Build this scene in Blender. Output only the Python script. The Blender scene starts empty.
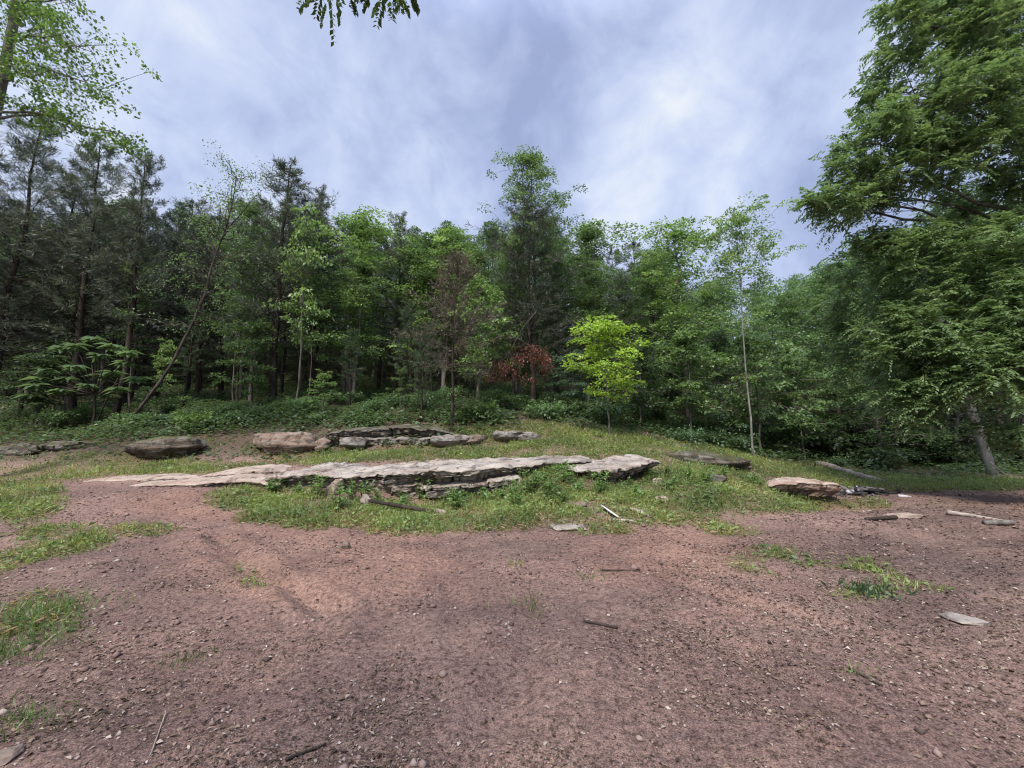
import bpy, math, random
import numpy as np
from mathutils import Vector

R = math.radians
scene = bpy.context.scene
COL = scene.collection

# ------------------------------------------------------------------ camera, sky, sun, exposure
F, CAMZ = 430.0, 1.6
PITCH = math.atan(51 / F)
cd = bpy.data.cameras.new('camera')
cam = bpy.data.objects.new('camera', cd)
COL.objects.link(cam)
cd.sensor_width = 36.0
cd.lens = 36.0 * F / 1024
cd.clip_end = 3000
cam.location = (0, 0, CAMZ)
cam.rotation_euler = (R(90) + PITCH, 0, 0)
scene.camera = cam

SUN_EL, SUN_AZ = R(52), R(-155)          # azimuth measured from +Y towards +X
world = bpy.data.worlds.new('World')
scene.world = world
world.use_nodes = True
nt = world.node_tree
nt.nodes.clear()


def N(nt, typ, **kw):
    n = nt.nodes.new(typ)
    for k, v in kw.items():
        if k == 'inp':
            for i, val in v.items():
                n.inputs[i].default_value = val
        else:
            setattr(n, k, v)
    return n


def ramp(nt, fac, stops):
    n = nt.nodes.new('ShaderNodeValToRGB')
    cr = n.color_ramp
    while len(cr.elements) < len(stops):
        cr.elements.new(0.5)
    for e, (p, c) in zip(cr.elements, stops):
        e.position = p
        e.color = c if len(c) == 4 else (*c, 1)
    if fac is not None:
        nt.links.new(fac, n.inputs[0])
    return n


def mixc(nt, fac, a, b, mode='MIX'):
    n = nt.nodes.new('ShaderNodeMix')
    n.data_type = 'RGBA'
    n.blend_type = mode
    for sock, v in ((n.inputs[0], fac), (n.inputs[6], a), (n.inputs[7], b)):
        if hasattr(v, 'is_output'):
            nt.links.new(v, sock)
        elif isinstance(v, (int, float)):
            sock.default_value = v
        else:
            sock.default_value = v if len(v) == 4 else (*v, 1)
    return n.outputs[2]


def mth(nt, op, a, b=None, clamp=False):
    n = nt.nodes.new('ShaderNodeMath')
    n.operation = op
    n.use_clamp = clamp
    for s, v in ((n.inputs[0], a), (n.inputs[1], b)):
        if v is None:
            continue
        if hasattr(v, 'is_output'):
            nt.links.new(v, s)
        else:
            s.default_value = v
    return n.outputs[0]


sky = N(nt, 'ShaderNodeTexSky', sky_type='NISHITA', sun_disc=False, sun_elevation=SUN_EL, sun_rotation=SUN_AZ,
        air_density=1.0, dust_density=2.0, ozone_density=1.0)
tc = N(nt, 'ShaderNodeTexCoord')
mp = N(nt, 'ShaderNodeMapping')
mp.inputs['Scale'].default_value = (1.15, 0.9, 1.35)
mp.inputs['Rotation'].default_value = (0, 0.35, 0.25)
mp.inputs['Location'].default_value = (0.4, 0.1, 0.0)
nt.links.new(tc.outputs['Generated'], mp.inputs['Vector'])
n1 = N(nt, 'ShaderNodeTexNoise', inp={'Scale': 2.6, 'Detail': 5.0, 'Roughness': 0.5, 'Distortion': 0.25})
n2 = N(nt, 'ShaderNodeTexNoise', inp={'Scale': 6.0, 'Detail': 6.0, 'Roughness': 0.58, 'Distortion': 0.4})
nt.links.new(mp.outputs[0], n1.inputs['Vector'])
nt.links.new(mp.outputs[0], n2.inputs['Vector'])


def sky_spot(px, py, sharp):
    """how near a direction lies to the thin bright part of the cloud cover"""
    a = PITCH + math.atan((384 - py) / F)
    d = Vector(((px - 512) / F * math.cos(a - PITCH), math.cos(a), math.sin(a))).normalized()
    dp = N(nt, 'ShaderNodeVectorMath', operation='DOT_PRODUCT')
    nt.links.new(tc.outputs['Generated'], dp.inputs[0])
    dp.inputs[1].default_value = d
    return mth(nt, 'POWER', mth(nt, 'MAXIMUM', dp.outputs['Value'], 0.0), sharp)


f = mth(nt, 'ADD', mth(nt, 'MULTIPLY', n1.outputs[0], 0.62), mth(nt, 'MULTIPLY', n2.outputs[0], 0.38))
f = mth(nt, 'ADD', f, mth(nt, 'MULTIPLY', sky_spot(630, 208, 150), 0.16))
f = mth(nt, 'ADD', f, mth(nt, 'MULTIPLY', sky_spot(690, 105, 260), 0.09))
f = mth(nt, 'ADD', f, mth(nt, 'MULTIPLY', sky_spot(160, 120, 20), 0.07))
f = mth(nt, 'SUBTRACT', f, mth(nt, 'MULTIPLY', sky_spot(480, 50, 40), 0.07))
f = mth(nt, 'ADD', f, mth(nt, 'MULTIPLY', sky_spot(600, 110, 500), 0.06))
cr = ramp(nt, f, [(0.38, (0.36, 0.43, 0.67)), (0.46, (0.46, 0.54, 0.79)), (0.54, (0.60, 0.68, 0.92)), (0.61, (0.72, 0.80, 0.98)), (0.70, (0.92, 0.96, 1.0))])
vm = N(nt, 'ShaderNodeVectorMath', operation='SCALE')
nt.links.new(cr.outputs[0], vm.inputs[0])
# an overcast sky is brightest overhead
sxyz = N(nt, 'ShaderNodeSeparateXYZ')
nt.links.new(tc.outputs['Generated'], sxyz.inputs[0])
zen = N(nt, 'ShaderNodeMapRange', interpolation_type='SMOOTHSTEP')
nt.links.new(sxyz.outputs[2], zen.inputs[0])
for i_, v_ in ((1, 0.70), (2, 1.0), (3, 4.1), (4, 16.0)):
    zen.inputs[i_].default_value = v_
nt.links.new(zen.outputs[0], vm.inputs['Scale'])
skymix = mixc(nt, 0.90, sky.outputs[0], vm.outputs[0])
bg = N(nt, 'ShaderNodeBackground')
bg.inputs['Strength'].default_value = 0.10
nt.links.new(skymix, bg.inputs['Color'])
wo = N(nt, 'ShaderNodeOutputWorld')
nt.links.new(bg.outputs[0], wo.inputs['Surface'])

sd = bpy.data.lights.new('sun', 'SUN')
sd.energy = 2.2
sd.angle = R(12)
sd.color = (1.0, 0.94, 0.84)
sun = bpy.data.objects.new('sun', sd)
COL.objects.link(sun)
sun.rotation_euler = Vector((-math.sin(SUN_AZ) * math.cos(SUN_EL), -math.cos(SUN_AZ) * math.cos(SUN_EL), -math.sin(SUN_EL))).to_track_quat('-Z', 'Y').to_euler()

vs = scene.view_settings
vs.view_transform = 'Standard'
vs.look = 'None'
vs.gamma = 1.0
vs.use_curve_mapping = False
vs.exposure = 1.3
scene.render.engine = 'CYCLES'
scene.cycles.filter_width = 1.1
scene.cycles.max_bounces = 6
scene.cycles.diffuse_bounces = 3
scene.cycles.transmission_bounces = 3
scene.cycles.glossy_bounces = 2
scene.cycles.caustics_reflective = False
scene.cycles.caustics_refractive = False

# ------------------------------------------------------------------ noise and the layout of the place
CP, SP = math.cos(PITCH), math.sin(PITCH)


def unproj(px, py, Y):
    a = PITCH + math.atan((384 - py) / F)
    dz = Y * math.tan(a)
    return ((px - 512) / F * (Y * CP + dz * SP), Y, CAMZ + dz)


def project(X, Y, Z):
    dz = Z - CAMZ
    fw = Y * CP + dz * SP
    up = dz * CP - Y * SP
    ok = fw > 0.2
    fw = np.where(ok, fw, 0.2)
    return np.where(ok, 512 + F * X / fw, -9999.0), np.where(ok, 384 - F * up / fw, 9999.0)


def _hash(ix, iy, iz, seed):
    h = (ix.astype(np.int64) * 374761393 + iy.astype(np.int64) * 668265263 + iz.astype(np.int64) * 2147483647 + seed * 1274126177) & 0xFFFFFFFF
    h = ((h ^ (h >> 13)) * 1274126177) & 0xFFFFFFFF
    h = ((h ^ (h >> 16)) * 2246822519) & 0xFFFFFFFF
    return ((h ^ (h >> 15)) & 0xFFFFFF) / float(0xFFFFFF)


def vnoise(x, y, z, seed=0):
    x, y, z = np.broadcast_arrays(np.asarray(x, float), np.asarray(y, float), np.asarray(z, float))
    ix, iy, iz = np.floor(x), np.floor(y), np.floor(z)
    fx, fy, fz = x - ix, y - iy, z - iz
    fx, fy, fz = (t * t * t * (t * (t * 6 - 15) + 10) for t in (fx, fy, fz))
    r = 0
    for a in (0, 1):
        for b in (0, 1):
            for c in (0, 1):
                w = (fx if a else 1 - fx) * (fy if b else 1 - fy) * (fz if c else 1 - fz)
                r = r + w * _hash(ix + a, iy + b, iz + c, seed)
    return r * 2 - 1


def fbm(x, y, z=0.0, oct=4, seed=0, gain=0.5):
    s, a, t = 0, 1.0, 0
    for o in range(oct):
        k = 2.03 ** o
        s = s + a * vnoise(np.asarray(x) * k + 7.3 * o, np.asarray(y) * k - 3.1 * o, np.asarray(z) * k + 1.7 * o, seed + o)
        t += a
        a *= gain
    return s / t


def sstep(a, b, x):
    t = np.clip((x - a) / (b - a), 0, 1)
    return t * t * (3 - 2 * t)


CTRL = []
for (px, py, Y) in [
    (60, 527, 7.5), (250, 527, 7.5), (430, 530, 7.3), (560, 527, 7.5), (700, 520, 8.0), (800, 512, 8.9), (950, 512, 9.0),
    (-120, 500, 9.5), (20, 495, 9.8), (150, 492, 9.8), (280, 490, 10.3), (340, 494, 10.2), (400, 498, 10.3), (450, 497, 10.3), (500, 493, 10.5), (560, 474, 10.4), (548, 490, 9.7), (575, 494, 9.3), (530, 503, 9.0), (590, 489, 9.9), (620, 486, 10.1), (650, 482, 10.2), (620, 496, 9.0), (690, 488, 9.6), (500, 506, 9.2), (350, 506, 9.2), (740, 493, 9.8), (800, 505, 10.2), (830, 504, 10.5), (870, 502, 10.4), (1000, 502, 10.3),
    (-150, 490, 11), (30, 487, 11), (100, 480, 11), (180, 479, 11.2), (250, 477, 11.3), (300, 467, 11.9), (360, 463, 12), (420, 462, 11.9), (540, 459, 12), (600, 460, 11.8), (660, 464, 12), (700, 469, 12), (760, 477, 12.5), (820, 490, 12.5), (900, 490, 12.5), (1050, 490, 12.5),
    (60, 471, 14), (150, 466, 14), (250, 463, 14), (350, 456, 13.5), (450, 451, 13.5), (540, 446, 13.5), (620, 443, 14), (690, 452, 14.5), (760, 463, 16), (830, 474, 17), (900, 478, 17), (990, 479, 17),
    (60, 458, 15.1), (150, 459, 15.1), (220, 457, 15.1), (280, 455, 14.9), (340, 453, 14.8), (400, 451, 14.6), (450, 449, 14.4), (520, 443, 14.7),
    (-100, 450, 16.5), (60, 447, 16.5), (150, 437, 16.5), (280, 431, 16.5), (400, 422, 16.2), (500, 420, 16.5), (560, 419, 18), (640, 426, 19), (700, 441, 20), (760, 453, 21), (840, 466, 22), (920, 470, 22), (1050, 472, 22),
    (-100, 432, 21), (0, 425, 21), (100, 412, 22), (200, 406, 23), (300, 402, 24), (400, 402, 24), (500, 402, 24), (600, 404, 25), (700, 418, 27), (780, 437, 28), (880, 457, 30), (1050, 462, 30),
    (-100, 395, 45), (0, 392, 45), (200, 375, 45), (400, 372, 45), (600, 374, 45), (760, 388, 45), (900, 405, 45), (1100, 420, 45),
    (-100, 370, 90), (100, 350, 90), (300, 340, 90), (500, 340, 90), (700, 345, 90), (850, 340, 90), (1000, 360, 90),
]:
    CTRL.append(unproj(px, py, Y))
for r_ in (0.6, 1.6, 3.2, 5.0):
    for t_ in range(-180, 180, 30 if r_ > 1 else 60):
        CTRL.append((r_ * math.sin(R(t_)), r_ * math.cos(R(t_)), 0.0))
for r_ in (9, 25, 90, 400):
    for t_ in (-170, -135, -100, 100, 135, 170):
        CTRL.append((r_ * math.sin(R(t_)), r_ * math.cos(R(t_)), {9: 0, 25: 0.4, 90: 2, 400: 8}[r_]))
for t_ in (-70, -45, -20, 0, 20, 45, 70):
    CTRL.append((400 * math.sin(R(t_)), 400 * math.cos(R(t_)), 34 if t_ < 30 else 45))
CTRL = np.array(CTRL)


def _uv(x, y):
    return np.arctan2(x, y), np.log(np.hypot(x, y) + 0.8)


def _K(d2):
    return d2 * np.log(d2 + 1e-9)


_cu, _cv = _uv(CTRL[:, 0], CTRL[:, 1])
_n = len(CTRL)
_A = np.zeros((_n + 3, _n + 3))
_A[:_n, :_n] = _K((_cu[:, None] - _cu) ** 2 + (_cv[:, None] - _cv) ** 2) + np.eye(_n) * 0.004
_A[:_n, _n:] = np.stack([np.ones(_n), _cu, _cv], 1)
_A[_n:, :_n] = _A[:_n, _n:].T
_W = np.linalg.solve(_A, np.concatenate([CTRL[:, 2], np.zeros(3)]))


def ground(x, y, micro=True):
    x = np.atleast_1d(np.asarray(x, float))
    y = np.atleast_1d(np.asarray(y, float))
    out = np.zeros(len(x))
    for i in range(0, len(x), 20000):
        u, v = _uv(x[i:i + 20000], y[i:i + 20000])
        d2 = (u[:, None] - _cu) ** 2 + (v[:, None] - _cv) ** 2
        out[i:i + 20000] = _K(d2) @ _W[:_n] + _W[_n] + _W[_n + 1] * u + _W[_n + 2] * v
    for (x0, y0, rx, ry, dp) in DENTS:
        out -= dp * np.exp(-((x - x0) / rx) ** 2 - ((y - y0) / ry) ** 2)
    if micro:
        r = np.hypot(x, y)
        out += 0.045 * fbm(x * 0.9, y * 0.9, 0, 3, 11) * sstep(0.5, 3, r)
        near = 1 - sstep(14, 22, r)
        out += near * (0.026 * fbm(x * 5, y * 5, 0, 4, 21, 0.6) + 0.022 * fbm(x * 2.1, y * 2.1, 0, 2, 23))
        # tyre ruts pressed into the soft soil
        for (x0, y0, x1, y1, wd, dp) in RUTS:
            t = np.clip(((x - x0) * (x1 - x0) + (y - y0) * (y1 - y0)) / ((x1 - x0) ** 2 + (y1 - y0) ** 2), 0, 1)
            dd = np.hypot(x - x0 - t * (x1 - x0), y - y0 - t * (y1 - y0)) + 0.05 * fbm(x * 2, y * 2, 0, 2, 31)
            out += -dp * np.exp(-(dd / wd) ** 2) + 0.45 * dp * np.exp(-((dd - 2.1 * wd) / (0.8 * wd)) ** 2)
        rg = fbm(x * 0.7 + 3, y * 1.6, 0, 3, 41)
        out += near * 0.05 * sstep(3, 5, x) * (1 - np.abs(rg) * 2) * (1 - sstep(10, 13, y))
    return out


DENTS = [(7.75, 10.45, .8, .55, .42), (-12.5, 14.9, 1.3, .45, .22), (-7.5, 14.7, .9, .4, .18), (2.6, 10.15, .8, .35, .12)]
RUTS = []
for (a, b) in [((215, 535), (330, 600)), ((270, 575), (215, 548)), ((640, 560), (930, 640)), ((690, 610), (860, 700)), ((440, 560), (470, 640)), ((540, 600), (500, 700)), ((880, 520), (1010, 545))]:
    p = [1.6 * F / (q[1] - 435) for q in (a, b)]
    q0, q1 = unproj(a[0], a[1], p[0]), unproj(b[0], b[1], p[1])
    RUTS.append((q0[0], q0[1], q1[0], q1[1], 0.12, 0.075 if a[0] < 300 else 0.04))


def gz(x, y):
    return float(ground([x], [y])[0])


def on_ground(px, py):
    """the point of the ground that the photo shows at a pixel"""
    Ys = np.exp(np.linspace(math.log(1.2), math.log(70), 420))
    P = np.array([unproj(px, py, Y) for Y in Ys])
    g = ground(P[:, 0], P[:, 1], False)
    hit = np.where(P[:, 2] <= g)[0]
    i = hit[0] if len(hit) else len(Ys) - 1
    return P[i][0], P[i][1], gz(P[i][0], P[i][1])


# ------------------------------------------------------------------ mesh helpers
def link(name, data, parent=None, loc=None):
    o = bpy.data.objects.new(name, data)
    COL.objects.link(o)
    if parent:
        o.parent = parent
    if loc is not None:
        o.location = loc
    return o


def tag(o, label, cat, group=None, kind=None):
    if label:
        o['label'] = label
    if cat:
        o['category'] = cat
    if group:
        o['group'] = group
    if kind:
        o['kind'] = kind
    return o


def thing(name, label, cat, loc=(0, 0, 0), group=None):
    o = link(name, None, None, loc)
    o.empty_display_size = 0.2
    return tag(o, label, cat, group)


def mesh_np(name, V, Q, mat, tint=None, smooth=False, T=None):
    """V (n,3); Q (m,4) quads; T (k,3) triangles"""
    me = bpy.data.meshes.new(name)
    V = np.asarray(V, np.float32)
    Q = np.zeros((0, 4), int) if Q is None else np.asarray(Q)
    T = np.zeros((0, 3), int) if T is None else np.asarray(T)
    me.vertices.add(len(V))
    me.vertices.foreach_set('co', V.ravel())
    loops = np.concatenate([Q.ravel(), T.ravel()]).astype(np.int32)
    me.loops.add(len(loops))
    me.loops.foreach_set('vertex_index', loops)
    me.polygons.add(len(Q) + len(T))
    st = np.concatenate([np.arange(len(Q)) * 4, len(Q) * 4 + np.arange(len(T)) * 3]).astype(np.int32)
    me.polygons.foreach_set('loop_start', st)
    if smooth:
        me.polygons.foreach_set('use_smooth', np.ones(len(st), bool))
    if tint is not None:
        at = me.attributes.new('tint', 'FLOAT', 'POINT')
        at.data.foreach_set('value', np.asarray(tint, np.float32))
    if mat:
        me.materials.append(mat)
    me.update(calc_edges=True)
    return me


class Geo:
    """collects quads"""
    def __init__(s):
        s.V, s.Q, s.T, s.n = [], [], [], 0

    def add(s, V, Q, tint=0.5):
        V = np.asarray(V, float)
        s.V.append(V)
        s.Q.append(np.asarray(Q) + s.n)
        t = np.asarray(tint, float)
        s.T.append(np.full(len(V), float(t)) if t.ndim == 0 else t)
        s.n += len(V)

    def tube(s, P, rad, k=6, tint=0.5, cap=True):
        P = np.asarray(P, float)
        rad = np.broadcast_to(np.asarray(rad, float), (len(P),))
        D = np.gradient(P, axis=0)
        D /= np.linalg.norm(D, axis=1)[:, None] + 1e-9
        ref = np.array([0.31, 0.9, 0.2]) if abs(D[0][2]) > 0.7 else np.array([0, 0, 1.0])
        A = np.cross(D, ref)
        A /= np.linalg.norm(A, axis=1)[:, None] + 1e-9
        B = np.cross(D, A)
        ang = np.arange(k) / k * 2 * np.pi
        V = P[:, None, :] + rad[:, None, None] * (np.cos(ang)[None, :, None] * A[:, None, :] + np.sin(ang)[None, :, None] * B[:, None, :])
        V = V.reshape(-1, 3)
        i = np.arange(len(P) - 1)[:, None] * k
        j = np.arange(k)[None, :]
        j2 = (j + 1) % k
        Q = np.stack([i + j, i + j2, i + k + j2, i + k + j], -1).reshape(-1, 4)
        if cap and k == 6:
            b = (len(P) - 1) * k
            Q = np.concatenate([Q, [[0, 3, 2, 1], [0, 5, 4, 3], [b, b + 1, b + 2, b + 3], [b, b + 3, b + 4, b + 5]]])
        s.add(V, Q, tint)

    def leaves(s, C, D, Nn, L, W, tint, fold=0.12):
        """rhombic blades: base C, direction D, rough normal Nn, length L, width W"""
        D = D / (np.linalg.norm(D, axis=1)[:, None] + 1e-9)
        S = np.cross(D, Nn)
        S /= np.linalg.norm(S, axis=1)[:, None] + 1e-9
        U = np.cross(S, D)
        L = np.broadcast_to(L, (len(C),))[:, None]
        W = np.broadcast_to(W, (len(C),))[:, None]
        mid = C + D * L * 0.45
        V = np.stack([C, mid + S * W * 0.5 + U * W * fold, C + D * L - U * L * 0.12, mid - S * W * 0.5 + U * W * fold], 1).reshape(-1, 3)
        Q = np.arange(len(V)).reshape(-1, 4)
        s.add(V, Q, np.repeat(np.broadcast_to(tint, (len(C),)), 4))

    def mesh(s, name, mat, smooth=False):
        return mesh_np(name, np.concatenate(s.V), np.concatenate(s.Q), mat, np.concatenate(s.T), smooth)


# ------------------------------------------------------------------ materials
def mat_new(name):
    m = bpy.data.materials.new(name)
    m.use_nodes = True
    nt = m.node_tree
    nt.nodes.clear()
    out = N(nt, 'ShaderNodeOutputMaterial')
    return m, nt, out


def princ(nt, out, color, rough=0.8, spec=0.2, bump=None, bstr=0.3, bdist=0.02):
    b = N(nt, 'ShaderNodeBsdfPrincipled')
    if hasattr(color, 'is_output'):
        nt.links.new(color, b.inputs['Base Color'])
    else:
        b.inputs['Base Color'].default_value = (*color, 1)
    if hasattr(rough, 'is_output'):
        nt.links.new(rough, b.inputs['Roughness'])
    else:
        b.inputs['Roughness'].default_value = rough
    b.inputs['Specular IOR Level'].default_value = spec
    if bump is not None:
        bm = N(nt, 'ShaderNodeBump')
        bm.inputs['Strength'].default_value = bstr
        bm.inputs['Distance'].default_value = bdist
        nt.links.new(bump, bm.inputs['Height'])
        nt.links.new(bm.outputs[0], b.inputs['Normal'])
    if out:
        nt.links.new(b.outputs[0], out.inputs['Surface'])
    return b


def noise(nt, scale, detail=4, rough=0.55, vec=None, dist=0.0):
    n = N(nt, 'ShaderNodeTexNoise', inp={'Scale': scale, 'Detail': detail, 'Roughness': rough, 'Distortion': dist})
    if vec is None:
        t = N(nt, 'ShaderNodeTexCoord')
        vec = t.outputs['Object']
    nt.links.new(vec, n.inputs['Vector'])
    return n.outputs[0]


def attr(nt, name):
    return N(nt, 'ShaderNodeAttribute', attribute_name=name).outputs['Fac']


def leaf_material(name, transl=0.38):
    """every crown carries its own leaf colour (object colour); each leaf varies a little"""
    m, nt, out = mat_new(name)
    oi = N(nt, 'ShaderNodeObjectInfo')
    t = attr(nt, 'tint')
    dark = mixc(nt, 1.0, oi.outputs['Color'], (0.50, 0.58, 0.60), 'MULTIPLY')
    lite = mixc(nt, 1.0, oi.outputs['Color'], (1.75, 1.6, 1.5), 'MULTIPLY')
    c = mixc(nt, t, dark, lite)
    b = princ(nt, None, c, 0.48, 0.5)
    tr = N(nt, 'ShaderNodeBsdfTranslucent')
    c2 = mixc(nt, 1.0, c, (1.45, 1.5, 0.95), 'MULTIPLY')
    nt.links.new(c2, tr.inputs['Color'])
    mx = N(nt, 'ShaderNodeMixShader')
    mx.inputs[0].default_value = transl
    nt.links.new(b.outputs[0], mx.inputs[1])
    nt.links.new(tr.outputs[0], mx.inputs[2])
    nt.links.new(mx.outputs[0], out.inputs['Surface'])
    return m


def bark_material(name, c1, c2, scale=9):
    m, nt, out = mat_new(name)
    t = N(nt, 'ShaderNodeTexCoord')
    mp = N(nt, 'ShaderNodeMapping')
    mp.inputs['Scale'].default_value = (1, 1, 0.22)
    nt.links.new(t.outputs['Object'], mp.inputs['Vector'])
    n = noise(nt, scale, 5, 0.65, mp.outputs[0])
    n2 = noise(nt, 2.0, 3, 0.5)
    f = mth(nt, 'ADD', mth(nt, 'MULTIPLY', n, 0.65), mth(nt, 'MULTIPLY', n2, 0.35))
    r = ramp(nt, f, [(0.36, c1), (0.64, c2)])
    princ(nt, out, r.outputs[0], 0.9, 0.1, n, 0.7, 0.03)
    return m


def rock_material(name, pale, mid, dark, moss=None, rust=0.0, darkness=0.5):
    m, nt, out = mat_new(name)
    t = N(nt, 'ShaderNodeTexCoord')
    mp = N(nt, 'ShaderNodeMapping')
    mp.inputs['Scale'].default_value = (0.7, 0.7, 4.5)
    nt.links.new(t.outputs['Object'], mp.inputs['Vector'])
    st = noise(nt, 3.0, 5, 0.6, mp.outputs[0], 0.6)
    big = noise(nt, 1.3, 4, 0.6, None, 0.5)
    fine = noise(nt, 26, 5, 0.7)
    f = mth(nt, 'ADD', mth(nt, 'MULTIPLY', st, 0.45), mth(nt, 'MULTIPLY', big, 0.35))
    f = mth(nt, 'ADD', f, mth(nt, 'MULTIPLY', fine, 0.25))
    r = ramp(nt, f, [(0.36, dark), (0.47, mid), (0.58, pale), (0.72, tuple(min(0.8, c * 1.25) for c in pale))])
    c = r.outputs[0]
    blot = noise(nt, 3.4, 6, 0.68, None, 0.8)
    bf = ramp(nt, blot, [(0.62 - 0.16 * darkness, (0, 0, 0)), (0.70 - 0.14 * darkness, (1, 1, 1))])
    c = mixc(nt, mth(nt, 'MULTIPLY', bf.outputs[0], 0.8), c, dark)
    if rust:
        rn = ramp(nt, noise(nt, 2.3, 4, 0.6, mp.outputs[0], 1.0), [(0.48, (0, 0, 0)), (0.62, (1, 1, 1))])
        c = mixc(nt, mth(nt, 'MULTIPLY', rn.outputs[0], rust), c, (0.22, 0.105, 0.06))
    if moss:
        g = N(nt, 'ShaderNodeNewGeometry')
        sx = N(nt, 'ShaderNodeSeparateXYZ')
        nt.links.new(g.outputs['Normal'], sx.inputs[0])
        mn = noise(nt, 5, 5, 0.65)
        mf = mth(nt, 'ADD', mth(nt, 'MULTIPLY', sx.outputs[2], 0.35), mn)
        mf = ramp(nt, mf, [(0.76, (0, 0, 0)), (0.94, (1, 1, 1))])
        c = mixc(nt, mf.outputs[0], c, moss)
    h = mth(nt, 'ADD', mth(nt, 'MULTIPLY', st, 1.0), mth(nt, 'MULTIPLY', fine, 0.35))
    princ(nt, out, c, 0.88, 0.15, h, 0.8, 0.05)
    return m


def tint_material(name, stops, rough=0.85):
    m, nt, out = mat_new(name)
    r = ramp(nt, attr(nt, 'tint'), stops)
    princ(nt, out, r.outputs[0], rough, 0.15)
    return m


LEAF = leaf_material('leaf')
NEEDLE = leaf_material('needle', 0.22)
BARK_DARK = bark_material('bark_dark', (0.016, 0.013, 0.011), (0.075, 0.06, 0.05))
BARK_MID = bark_material('bark_mid', (0.03, 0.026, 0.022), (0.12, 0.10, 0.085))
BARK_GREY = bark_material('bark_grey', (0.05, 0.045, 0.04), (0.20, 0.18, 0.16))
BARK_PALE = bark_material('bark_pale', (0.09, 0.085, 0.08), (0.33, 0.32, 0.30), 6)
DEADWOOD = bark_material('dead_wood', (0.16, 0.12, 0.10), (0.42, 0.36, 0.31))
ROCK_PALE = rock_material('sandstone_pale', (0.35, 0.31, 0.265), (0.205, 0.178, 0.155), (0.05, 0.045, 0.042), None, 0.25, 0.55)
ROCK_RUST = rock_material('sandstone_rust', (0.40, 0.33, 0.28), (0.26, 0.19, 0.145), (0.08, 0.06, 0.05), None, 0.55, 0.2)
ROCK_GREY = rock_material('rock_grey', (0.27, 0.25, 0.225), (0.13, 0.118, 0.108), (0.032, 0.03, 0.028), None, 0.2, 0.7)
ROCK_TAN = rock_material('sandstone_tan', (0.38, 0.315, 0.26), (0.27, 0.21, 0.17), (0.08, 0.065, 0.055), None, 0.4, 0.25)
ROCK_DARK = rock_material('rock_dark', (0.17, 0.155, 0.135), (0.07, 0.063, 0.056), (0.022, 0.02, 0.018), (0.06, 0.065, 0.02), 0.2, 0.9)
ROCK_MOSS = rock_material('rock_mossy', (0.15, 0.135, 0.11), (0.065, 0.058, 0.047), (0.018, 0.016, 0.014), (0.085, 0.10, 0.022), 0.2, 0.8)
ROCK_BROWN = rock_material('rock_brown', (0.24, 0.195, 0.16), (0.135, 0.102, 0.08), (0.035, 0.03, 0.025), None, 0.5, 0.75)


def ground_material():
    m, nt, out = mat_new('soil')
    n_big = noise(nt, 0.55, 5, 0.6, None, 0.4)
    n_mid = noise(nt, 3.2, 6, 0.65, None, 0.3)
    n_fin = noise(nt, 22, 6, 0.7)
    n_grit = noise(nt, 95, 3, 0.7)
    red = mth(nt, 'ADD', mth(nt, 'MULTIPLY', attr(nt, 'red'), 0.7), mth(nt, 'MULTIPLY', mth(nt, 'SUBTRACT', n_mid, 0.5), 0.9), True)
    c = mixc(nt, red, (0.222, 0.150, 0.128), (0.248, 0.148, 0.114))
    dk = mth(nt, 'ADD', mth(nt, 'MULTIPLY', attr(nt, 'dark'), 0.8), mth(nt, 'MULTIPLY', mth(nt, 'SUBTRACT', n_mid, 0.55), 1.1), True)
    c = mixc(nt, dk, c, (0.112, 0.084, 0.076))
    # damp and dry blotches, grit
    wet = ramp(nt, n_big, [(0.40, (0.74, 0.72, 0.74)), (0.60, (1.10, 1.08, 1.05))])
    c = mixc(nt, 1.0, c, wet.outputs[0], 'MULTIPLY')
    gr = ramp(nt, n_fin, [(0.36, (0.42, 0.39, 0.37)), (0.48, (0.95, 0.95, 0.95)), (0.62, (1.45, 1.42, 1.38))])
    c = mixc(nt, 0.85, c, gr.outputs[0], 'MULTIPLY')
    gg = ramp(nt, n_grit, [(0.38, (0.40, 0.38, 0.36)), (0.50, (1, 1, 1)), (0.64, (1.8, 1.74, 1.68))])
    c = mixc(nt, 0.7, c, gg.outputs[0], 'MULTIPLY')
    gs = mth(nt, 'ADD', attr(nt, 'grassy'), mth(nt, 'MULTIPLY', mth(nt, 'SUBTRACT', n_fin, 0.5), 0.8), True)
    gcol = mixc(nt, n_mid, (0.085, 0.085, 0.035), (0.17, 0.16, 0.065))
    c = mixc(nt, mth(nt, 'MULTIPLY', gs, 0.85), c, gcol)
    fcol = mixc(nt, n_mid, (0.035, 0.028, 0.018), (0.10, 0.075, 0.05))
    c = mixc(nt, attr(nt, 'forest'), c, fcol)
    h = mth(nt, 'ADD', mth(nt, 'MULTIPLY', n_fin, 1.0), mth(nt, 'MULTIPLY', n_grit, 0.30))
    h = mth(nt, 'ADD', h, mth(nt, 'MULTIPLY', n_mid, 1.2))
    princ(nt, out, c, 0.92, 0.12, h, 1.0, 0.035)
    return m


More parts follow.
